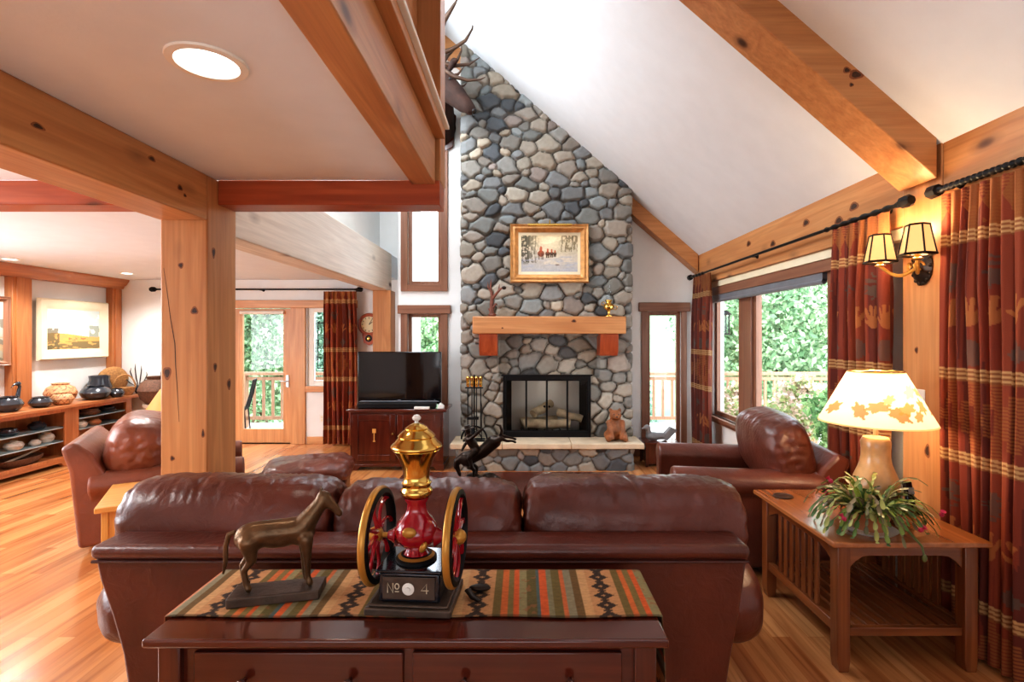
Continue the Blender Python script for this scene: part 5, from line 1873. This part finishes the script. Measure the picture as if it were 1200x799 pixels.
def cab(label, y0, y1, bays):
    t = thing('built_in_cabinet', label, 'cabinet', (-5.85, (y0 + y1) / 2, 0))
    yc = (y0 + y1) / 2
    a, b = y0 - yc, y1 - yc
    mb = MB()
    mb.box(-.17, .20, a, a + .03, .09, .719); mb.box(-.17, .20, b - .03, b, .09, .719); mb.box(-.17, -.15, a + .03, b - .03, .09, .719); mb.box(-.15, .20, a + .03, b - .03, .09, .12)
    mb.box(-.15, .20, a + .03, b - .03, .69, .719)
    mb.build('carcass', 'cherry_z', t, bevel=.003)
    mb = MB(); mb.prism([(a, 0), (a + .10, 0), (a + .14, .05), (b - .14, .05), (b - .10, 0), (b, 0), (b, .089), (a, .089)], 0, .16, .215); mb.build('toe_board', 'cherry_y', t, bevel=.003)
    mb = MB()
    for q in (a, b - .10):
        mb.box(.201, .222, q, q + .10, .09, .719)
    mb.box(.201, .222, a + .10, b - .10, .67, .719); mb.box(.201, .222, a + .10, b - .10, .09, .13)
    mb.build('face_frame', 'cherry_z', t, bevel=.003)
    for z in bays:
        mb = MB(); mb.box(-.148, .19, a + .031, b - .031, z, z + .012); mb.build('shelf', 'shelfglass', t, smooth=False)
    return t


cab('open-shelved built-in cabinet at the left photo edge, nearer of the two', 4.55, 6.40, (.30, .47))
cab('open-shelved built-in cabinet behind the left armchair, farther of the two', 6.402, 7.38, (.40, .54))
# pilasters and crown of the hutch
for y0, y1 in ((5.98, 6.22), (7.44, 7.615)):
    mb = MB(); mb.box(XL, -5.955, y0, y1, .761, 2.30); mb.box(XL, -5.94, y0 + .04, y1 - .04, .761, 2.30); st(mb, 'hutch_pilaster', 'cherry_z', bevel=.004)
mb = MB(); mb.prism([(XL, 2.30), (-5.93, 2.30), (-5.91, 2.34), (-5.88, 2.36), (-5.84, 2.42), (-5.84, 2.439), (XL, 2.439)], 1, 4.2, 7.615); st(mb, 'trim_5', 'cherry_y', bevel=.003)


def pot(label, prof, x, y, z, mat, cat='pot', name='pottery_vessel', sx=1., paint=None):
    if paint is None:
        mb = MB(); mb.lathe(prof, 32, sx=sx)
        o = mb.build(name, mat, None, loc=(x, y, z))
    else:
        n = 64
        pr = np.array(prof)
        tt = np.linspace(0, len(pr) - 1, 60)
        r_ = np.interp(tt, np.arange(len(pr)), pr[:, 0]); z_ = np.interp(tt, np.arange(len(pr)), pr[:, 1])
        a = np.linspace(0, 2 * PI, n, endpoint=False)
        A, Zi = np.meshgrid(a, np.arange(60), indexing='ij')
        P = np.stack([r_[Zi] * np.cos(A), r_[Zi] * np.sin(A), z_[Zi]], -1)
        o = grid_obj(name, P, paint(A, P[..., 2]), 'v_pot', wrap=True)
        o.location = (x, y, z)
    return tag(o, label, cat)


def pj(w, h, neck=.5):
    return [(0, 0), (w * .55, 0), (w * .85, h * .2), (w, h * .5), (w * .82, h * .78), (w * neck, h * .92), (w * (neck + .08), h), (w * neck * .85, h), (w * neck * .8, h * .9), (0, h * .8)]


def zig(A, Z):
    C = np.broadcast_to(LC(206, 156, 112), A.shape + (3,)).copy()
    k = np.abs(((A * 10 / (2 * PI)) % 1) - .5) * .12
    C = mixc(C, LC(120, 66, 44), (((Z + k) % .07) < .016) * .9)
    return mixc(C, LC(84, 60, 50), (((Z) % .085) < .008) * .8)


CT = .7605
pot('dark glazed bowl on the countertop at the very left edge of the photo', pj(.13, .17, .6), -5.72, 5.70, CT, 'blackpot')
b_ = thing('bird_figure', 'small dark long-necked bird figure on the countertop near the left photo edge', 'figurine', (-5.84, 5.88, CT))
blob('bird', [('e', (0, 0, .10), (.06, .05, .06)), ('c', (0, .04, .12), (0, .07, .26), .025, .016), ('e', (0, .05, .29), (.024, .035, .026)), ('c', (0, .02, .29), (0, -.04, .25), .013, .005), ('c', (0, 0, .07), (0, 0, .052), .03, .045)], .008, 'blackpot', b_, 3)
pot('small black pot on the countertop in front of the large patterned jar', pj(.115, .125, .66), -5.70, 6.06, CT, 'blackpot')
pot('large tan patterned jar on the countertop below the prairie painting', pj(.17, .245, .48), -5.86, 6.50, CT, 'clay', paint=zig)
pot('smaller tan patterned bowl beside the large patterned jar', pj(.115, .15, .6), -5.66, 6.30, CT, 'clay', paint=zig)
pot('wide black bowl in front of the tall black vase', pj(.175, .185, .5), -5.70, 6.84, CT, 'blackpot')
pot('tall black vase standing behind the wide black bowl', [(0, 0), (.09, 0), (.132, .07), (.14, .14), (.115, .24), (.122, .295), (.105, .295), (.095, .24), (0, .2)], -5.87, 7.11, CT, 'blackpot')
pot('small dark pot right of the wide black bowl', pj(.09, .12, .6), -5.61, 7.09, CT, 'blackpot')
b_ = thing('wicker_tray', 'round woven tray leaning on the wall at the far end of the countertop', 'tray', (-5.88, 7.37, CT), R(62))
mb = MB(); mb.lathe([(0, .01), (.15, .012), (.19, .03), (.20, .04), (.195, .02), (.16, .0), (0, 0)], 40, (0, 0, .20), (R(-82), 0, 0)); mb.build('tray', 'wicker', b_)
b_ = thing('handled_basket', 'light wicker basket with a hooped handle at the far end of the countertop', 'basket', (-5.68, 7.31, CT), R(40))
mb = MB(); mb.lathe([(0, 0), (.09, 0), (.12, .06), (.13, .11), (.12, .11), (.11, .06), (0, .02)], 30); mb.build('bowl', 'wicker', b_)
mb = MB(); mb.tube([(x, y, .10 + (z - .10) * 1.55) for x, y, z in arc((0, .10), .125, 0, PI, 20)], .010, n=8); mb.build('handle', 'wicker', b_)
b_ = thing('feather_vase', 'small dark vase of tall black feathers at the far end of the countertop', 'vase', (-5.62, 7.51, CT))
mb = MB(); mb.lathe(pj(.06, .12, .5), 20); mb.build('vase', 'blackpot', b_)
mb = MB()
for a, l in ((-.25, .30), (-.12, .36), (.05, .33), (-.4, .2), (.2, .24)):
    mb.tube([(0, 0, .08), (a * .35, .0, .08 + l * .4), (a * .55, .01, .08 + l * .8), (a * .5, .01, .08 + l)], [.005, .014, .012, .002], n=8, flat=.3)
mb.build('feathers', 'feather', b_)
# shelf contents
items = [('dark bowl on the upper glass shelf of the near cabinet', pj(.10, .08, .8), -5.78, 5.75, .483, 'blackpot'),
         ('dark lidded pot on the upper glass shelf of the near cabinet, right of the bowl', pj(.09, .10, .5), -5.80, 6.12, .483, 'blackpot'),
         ('cluster of pale shell on the lower glass shelf at the left photo edge', pj(.09, .11, .3), -5.74, 5.78, .313, 'shell'),
         ('small pale stone bowl in the middle of the lower glass shelf', pj(.06, .07, .5), -5.74, 6.03, .313, 'shell'),
         ('speckled pale jar at the right of the lower glass shelf', pj(.08, .12, .5), -5.78, 6.22, .313, 'shell'),
         ('long dark dish on the upper shelf of the far cabinet', pj(.13, .09, .8), -5.76, 6.80, .553, 'wickerd'),
         ('flat dark bowl on the upper shelf of the far cabinet, behind the armchair', pj(.11, .07, .85), -5.76, 7.10, .553, 'blackpot'),
         ('pale pebble pot on the lower shelf of the far cabinet', pj(.07, .09, .4), -5.74, 6.66, .413, 'shell'),
         ('small terracotta pot on the lower shelf of the far cabinet', pj(.07, .08, .5), -5.74, 6.88, .413, 'clay')]
for it in items:
    pot(it[0], it[1], it[2], it[3], it[4], it[5])
b_ = thing('antler_basket', 'long dark basket with a pale handle on the cabinet floor at the left edge', 'basket', (-5.76, 5.86, .121))
mb = MB(); mb.lathe([(0, 0), (.10, 0), (.15, .05), (.16, .09), (.145, .09), (.13, .05), (0, .02)], 30, sx=.85, sy=1.7); mb.build('basket', 'wickerd', b_)
mb = MB(); mb.tube([(0, -.20, .06), (0, .05, .10), (.03, .25, .155), (.04, .30, .15)], [.012, .014, .01, .004], n=8); mb.build('handle', 'stucco', b_)
# corner urn on a pedestal, tray on the wall
pd = thing('pedestal', 'pale drum-shaped pedestal in the far left corner under the dark urn', 'pedestal', (-5.10, 7.16, 0))
mb = MB(); mb.lathe([(0, 0), (.17, 0), (.17, .03), (.13, .06), (.13, .58), (.17, .62), (.17, .66), (0, .66)], 30); mb.build('drum', 'stucco', pd)
pot('dark round urn on the pale pedestal in the far left corner', pj(.235, .38, .5), -5.10, 7.16, .661, 'wickerd', 'urn', 'urn')
b_ = thing('woven_plaque', 'round brown woven plaque on the far wall behind the dark urn', 'wall basket', (-5.16, YF - .001, 1.03))
mb = MB(); mb.lathe([(0, .015), (.12, .015), (.14, .03), (.17, .03), (.19, .05), (.20, .03), (.20, 0), (0, 0)], 40, (0, 0, 0), (R(90), 0, 0)); mb.build('disc', 'wickerd', b_)
# lamp behind left armchair
t = thing('lamp_stand', 'small round lamp stand behind the left armchair', 'table', (-3.70, 5.35, 0))
mb = MB(); mb.lathe([(0, .52), (.20, .52), (.205, .535), (.20, .55), (0, .55)], 32); mb.build('tabletop', 'honey_x', t)
mb = MB(); mb.lathe([(0, 0), (.14, 0), (.14, .02), (.04, .05), (.025, .10), (.025, .519), (0, .519)], 20); mb.build('pedestal', 'honey_z', t)
t = thing('accent_lamp', 'lamp with a glowing amber cone shade peeking out left of the timber post', 'lamp', (-3.70, 5.35, .5505))
mb = MB(); mb.lathe([(0, 0), (.07, 0), (.08, .01), (.03, .04), (.045, .10), (.02, .17), (.01, .2), (.01, .30), (0, .30)], 20); mb.build('base', 'bronze', t)
mb = MB(); mb.lathe([(.25, .20), (.07, .50)], 36); mb.build('shade', 'amber', t)


# ------------------------------------------------------------------ outdoors
mb = MB(); mb.box(-9.5, -1.66, YF + .13, 9.6, -.14, -.02); mb.box(-1.66, 2.55, YB + .13, 9.6, -.14, -.02); mb.box(2.55, 10.5, 1.5, 9.6, -.14, -.02); st(mb, 'deck_floor', 'deck', smooth=False)
RL = thing('deck_railing', 'long wooden deck railing seen through the windows', 'railing', (0, 9.1, -.02))
mb = MB(); mb.box(-9.2, 10.2, -.06, .06, .93, .985); mb.build('top_rail', 'rail', RL, bevel=.006)
mb = MB(); mb.box(-9.2, 10.2, -.02, .02, .84, .90); mb.box(-9.2, 10.2, -.02, .02, .14, .20); mb.build('rails', 'rail', RL, bevel=.004)
for i, x in enumerate((-9.1, -7.0, -4.95, -2.9, -.4, 2.05, 4.08, 6.3, 8.3, 10.1)):
    mb = MB(); mb.box(x - .06, x + .06, -.06, .06, 0, 1.10 if i in (6,) else .93); mb.build('post', 'rail', RL, bevel=.004)
xs = [x for x in np.arange(-9.05, 10.1, .165)]
vis = [x for x in xs if -6.4 < x < -4.0 or -2.2 < x < -.9 or 2.1 < x < 5.9]
for x in vis:
    mb = MB(); mb.box(x - .02, x + .02, -.018, .018, .20, .84); mb.build('baluster', 'rail', RL, smooth=False)
mb = MB()
for x in xs:
    if x not in vis:
        mb.box(x - .02, x + .02, -.018, .018, .20, .84)
o = mb.build('balusters', 'rail', RL, smooth=False); o['kind'] = 'stuff'
# terrain and hills
n = 90
gx = np.linspace(-160, 160, n); gy = np.linspace(9.7, 260, n)
GX, GY = np.meshgrid(gx, gy, indexing='ij')
GZ = -3.2 + 3.2 * fbm(GX * .03 + 9, GY * .03, 2, 3) * np.clip((GY - 12) / 60, 0, 1) + np.clip((GY - 110) / 150, 0, 1) ** 1.5 * (9 + 10 * fbm(GX * .02 + 3, GY * .02, 6, 3))
o = grid_obj('hills', np.stack([GX, GY, GZ], -1), None, 'hill'); o['kind'] = 'structure'


def leaf_mesh(name, n, crown, size, cols, seed):
    rs = np.random.default_rng(seed)
    c = crown(rs, n)
    u = rs.normal(size=(n, 3)); u /= np.linalg.norm(u, axis=1, keepdims=True)
    w = np.cross(u, rs.normal(size=(n, 3))); w /= np.linalg.norm(w, axis=1, keepdims=True)
    s = size * (.6 + .8 * rs.random((n, 1)))
    V = np.stack([c - u * s, c + w * s * .55, c + u * s, c - w * s * .55], 1).reshape(-1, 3)
    F = np.arange(4 * n).reshape(n, 4)
    me = bpy.data.meshes.new(name)
    me.from_pydata(V.tolist(), [], F.tolist())
    col = np.array([lin(k) for k in cols])[rs.integers(0, len(cols), n)] * (.7 + .6 * rs.random((n, 1)))
    at = me.color_attributes.new('Col', 'FLOAT_COLOR', 'POINT')
    at.data.foreach_set('color', np.concatenate([np.repeat(np.clip(col, 0, 1), 4, 0), np.ones((4 * n, 1))], 1).astype(np.float32).ravel())
    me.materials.append(M['v_leaf'])
    return me


def clumps(rx, rz, zc, k):
    def f(rs, n):
        cc = rs.normal(size=(k, 3)); cc /= np.linalg.norm(cc, axis=1, keepdims=True)
        cc *= (rs.random((k, 1)) ** .4)
        cc = cc * (rx, rx, rz) + (0, 0, zc)
        i = rs.integers(0, k, n)
        d = rs.normal(size=(n, 3)); d /= np.linalg.norm(d, axis=1, keepdims=True)
        return cc[i] + d * rx * .34 * rs.random((n, 1)) ** .4
    return f


def cone(r, h):
    def f(rs, n):
        t = rs.random(n) ** 1.6
        lay = np.floor(t * 16) / 16
        rad = r * (1 - t * .96) * np.sqrt(rs.random(n)) * (1 - .45 * ((t * 16) % 1))
        a = rs.random(n) * 2 * PI
        return np.stack([rad * np.cos(a), rad * np.sin(a), .8 + t * h], 1)
    return f


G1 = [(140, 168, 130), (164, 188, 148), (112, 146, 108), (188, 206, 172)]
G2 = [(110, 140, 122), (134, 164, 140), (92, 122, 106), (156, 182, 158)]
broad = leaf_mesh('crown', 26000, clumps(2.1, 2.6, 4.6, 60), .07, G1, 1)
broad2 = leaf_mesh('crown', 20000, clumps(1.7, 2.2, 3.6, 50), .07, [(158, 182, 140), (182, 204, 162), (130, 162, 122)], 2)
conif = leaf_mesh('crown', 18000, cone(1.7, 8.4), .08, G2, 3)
mbt = MB(); mbt.tube([(0, 0, -.5), (.05, 0, 2), (-.05, .05, 4.2)], [.2, .16, .07], n=10)
tmp = mbt.build('trunk', 'bark'); trunk_me = tmp.data; bpy.data.objects.remove(tmp)


def tree(kind, me, x, y, z, sc, label, rz):
    t = thing(kind, label, 'tree', (x, y, z), rz, None)
    t.scale = (sc,) * 3
    for nm, d in (('crown', me), ('trunk', trunk_me)):
        o = bpy.data.objects.new(nm, d); COL.objects.link(o); o.parent = t


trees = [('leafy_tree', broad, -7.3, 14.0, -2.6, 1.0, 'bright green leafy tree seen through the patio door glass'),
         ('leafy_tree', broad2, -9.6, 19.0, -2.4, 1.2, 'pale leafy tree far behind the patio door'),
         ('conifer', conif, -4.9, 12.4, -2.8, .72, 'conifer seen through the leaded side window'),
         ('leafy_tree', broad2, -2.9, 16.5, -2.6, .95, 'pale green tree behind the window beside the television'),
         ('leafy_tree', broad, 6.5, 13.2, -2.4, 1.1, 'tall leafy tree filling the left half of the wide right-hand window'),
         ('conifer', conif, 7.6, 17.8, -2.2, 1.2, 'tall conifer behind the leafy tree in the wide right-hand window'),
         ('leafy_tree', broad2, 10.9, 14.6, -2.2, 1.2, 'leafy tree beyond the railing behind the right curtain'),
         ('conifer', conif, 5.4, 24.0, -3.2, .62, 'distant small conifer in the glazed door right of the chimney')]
for i, (k, me, x, y, z, sc, lb) in enumerate(trees):
    tree(k, me, x, y, z, sc, lb, i * 1.1)
# planter shrubs outside the wide window
shrub = leaf_mesh('foliage', 2600, clumps(.42, .42, .62, 26), .038, [(112, 150, 90), (146, 178, 116), (90, 126, 74)], 8)
shrub2 = leaf_mesh('foliage', 2400, clumps(.42, .40, .62, 26), .036, [(150, 170, 110), (216, 190, 170), (176, 186, 130), (232, 206, 196)], 9)
for me, x, y, sc, lb in ((shrub, 3.62, 5.75, 1.0, 'green planted tub on the deck at the lower right of the wide window'), (shrub2, 3.65, 6.75, 1.05, 'pink-flowering tub on the deck in the middle of the wide window'), (shrub2, 3.30, 7.95, .85, 'small flowering tub on the deck left of the window middle')):
    t = thing('planter', lb, 'planter', (x, y, -.02)); t.scale = (sc,) * 3
    mb = MB(); mb.lathe([(0, 0), (.17, 0), (.22, .34), (.24, .36), (.21, .36), (.19, .33), (0, .33)], 24); mb.build('tub', 'clay', t)
    o = bpy.data.objects.new('foliage', me); COL.objects.link(o); o.parent = t
# lantern hanging from a hook post on the deck
t = thing('hanging_lantern', 'black lantern on a hook post outside the narrow left window pane', 'lantern', (2.82, 7.25, -.02))
mb = MB(); mb.tube([(0, .08, 0), (0, .08, 2.05)] + [(0, .08 - .07 + .07 * math.cos(a), 2.05 + .06 * math.sin(a)) for a in np.linspace(.3, PI, 8)] + [(0, -.06, 2.0)], .006, n=8); mb.build('hook_post', 'black', t)
mb = MB()
for x in (-.06, .06):
    for y in (-.12, .0):
        mb.box(x - .008, x + .008, y - .008, y + .008, 1.66, 1.92)
mb.box(-.075, .075, -.135, .015, 1.64, 1.66); mb.prism([(-.09, 1.92), (.09, 1.92), (.02, 1.98), (-.02, 1.98)], 1, -.15, .03); mb.box(-.01, .01, -.07, -.05, 1.98, 2.01)
cg = mb.build('cage', 'black', t, smooth=False)
mb = MB(); mb.box(-.05, .05, -.11, -.01, 1.665, 1.915); mb.build('pane', 'clear', cg, smooth=False)
# metal deck chair beyond the patio door
t = thing('deck_chair', 'thin dark metal deck chair at the lower left of the patio door glass', 'chair', (-4.78, 8.45, -.02), R(-70))
mb = MB(); mb.box(-.22, .22, -.22, .22, .41, .43); mb.build('seat', 'black', t, bevel=.01)
mb = MB(); mb.tube([(-.21, .21, .42), (-.20, .28, .66), (-.18, .33, .90), (.18, .33, .90), (.20, .28, .66), (.21, .21, .42)], .012, n=8)
for x in (-.1, 0, .1):
    mb.tube([(x, .22, .42), (x, .33, .90)], .006, n=6)
mb.build('backrest', 'black', t)
for x in (-.2, .2):
    for y in (-.2, .2):
        mb = MB(); mb.tube([(x, y, .42), (x * 1.1, y * 1.15, 0)], .012, n=8); mb.build('leg', 'black', t)


# ------------------------------------------------------------------ light
def lamp(kind, name, loc, energy, color=(1, 1, 1), rot=(0, 0, 0), **kw):
    d = bpy.data.lights.new(name, kind)
    d.energy = energy
    d.color = color
    for k, v in kw.items():
        setattr(d, k, v)
    o = bpy.data.objects.new(name, d)
    o.location = loc
    o.rotation_euler = rot
    COL.objects.link(o)
    return o


w = bpy.data.worlds.new('sky')
S.world = w
w.use_nodes = True
nt = w.node_tree
bg = nt.nodes['Background']
tc = N(nt, 'ShaderNodeTexCoord')
sp = N(nt, 'ShaderNodeSeparateXYZ')
nt.links.new(tc.outputs['Generated'], sp.inputs[0])
rp = ramp(nt, [(0., (.55, .62, .55, 1)), (.5, (.98, .99, 1., 1)), (1., (.72, .86, 1.0, 1))])
mr = N(nt, 'ShaderNodeMapRange')
mr.inputs['From Min'].default_value = -1
nt.links.new(sp.outputs['Z'], mr.inputs['Value'])
nt.links.new(mr.outputs['Result'], rp.inputs['Fac'])
nt.links.new(rp.outputs['Color'], bg.inputs['Color'])
bg.inputs['Strength'].default_value = 6.0
lamp('SUN', 'sun', (0, 0, 20), 5.5, (1, .96, .88), (R(52), R(8), R(-35)), angle=R(2))

WARM = (1, .86, .70)
lamp('AREA', 'rear_fill', (-.6, -1.9, 1.35), 36, (.97, .98, 1), (R(118), 0, 0), shape='RECTANGLE', size=3.6, size_y=1.3)  # unseen fill added behind the camera, no real fixture
lamp('AREA', 'upper_fill', (-1.75, 4.6, 4.75), 120, (.95, .98, 1), (0, R(-48), 0), shape='RECTANGLE', size=1.0, size_y=3.0)  # fill added out of view to brighten the tall space
lamp('AREA', 'right_fill', (1.2, .6, 3.1), 8, (.96, .98, 1), (R(20), R(-10), 0), shape='RECTANGLE', size=1.2, size_y=2.4)  # unseen fill added above the right foreground, no fixture there
lamp('AREA', 'left_room_fill', (-5.9, 2.4, 1.7), 190, (.94, .97, 1), (0, R(-90), 0), shape='RECTANGLE', size=1.7, size_y=3.6)  # unseen area light added to brighten the left room, standing in for windows
lamp('SPOT', 'downlight_lamp', (-1.085, 1.765, 2.52), 12, WARM, (0, 0, 0), spot_size=R(140), spot_blend=.8, shadow_soft_size=.09)
for x, y, e in ((-5.55, 5.55, 130), (-5.25, 6.80, 130), (-3.6, 5.2, 130), (-3.4, 1.2, 130)):  # last two are extra spots without a ceiling fixture
    lamp('SPOT', 'downlight_lamp', (x, y, 2.41), e, (1, .95, .88), (0, 0, 0), spot_size=R(150), spot_blend=.8, shadow_soft_size=.08)
lamp('POINT', 'table_lamp_bulb', (LPX, LPY, tz + .60), 19, (1, .72, .42), shadow_soft_size=.05)
for s in (-1, 1):
    lamp('POINT', 'sconce_bulb', (2.294 - .145, 2.93 + s * .145, 2.0 + .24), 5.0, (1, .66, .36), shadow_soft_size=.03)
    lamp('POINT', 'sconce_bulb', (2.294 - .145, 2.93 + s * .145, 2.0 + .035), 3.0, (1, .66, .36), shadow_soft_size=.03)
lamp('POINT', 'firebox_lamp', (.31, 6.56, .99), .8, (1, .9, .78), shadow_soft_size=.04)  # added to brighten the logs; the firebox has no lamp
lamp('AREA', 'picture_lamp', (.34, 6.27, 2.955), 1.5, (1, .78, .50), (R(-28), 0, 0), shape='RECTANGLE', size=.5, size_y=.04)

# ------------------------------------------------------------------ camera
cd = bpy.data.cameras.new('camera')
cam = bpy.data.objects.new('camera', cd)
COL.objects.link(cam)
cam.location = (0, 0, 1.6)
cam.rotation_euler = (R(90), 0, 0)
cd.sensor_fit = 'HORIZONTAL'
cd.sensor_width = 36
cd.lens = 18.0
cd.shift_x = -12 / 1200
cd.shift_y = (394 - 399.5) / 1200
cd.clip_start = .05
cd.clip_end = 800
S.camera = cam
S.view_settings.view_transform = 'Standard'
try:
    S.view_settings.look = 'Medium High Contrast'
except TypeError:
    pass
S.view_settings.exposure = .12
S.view_settings.use_white_balance = True
S.view_settings.white_balance_temperature = 6150
S.view_settings.white_balance_tint = 8
S.cycles.max_bounces = 8
S.cycles.transparent_max_bounces = 12
S.cycles.caustics_reflective = False
S.cycles.caustics_refractive = False
S.cycles.sample_clamp_indirect = 6
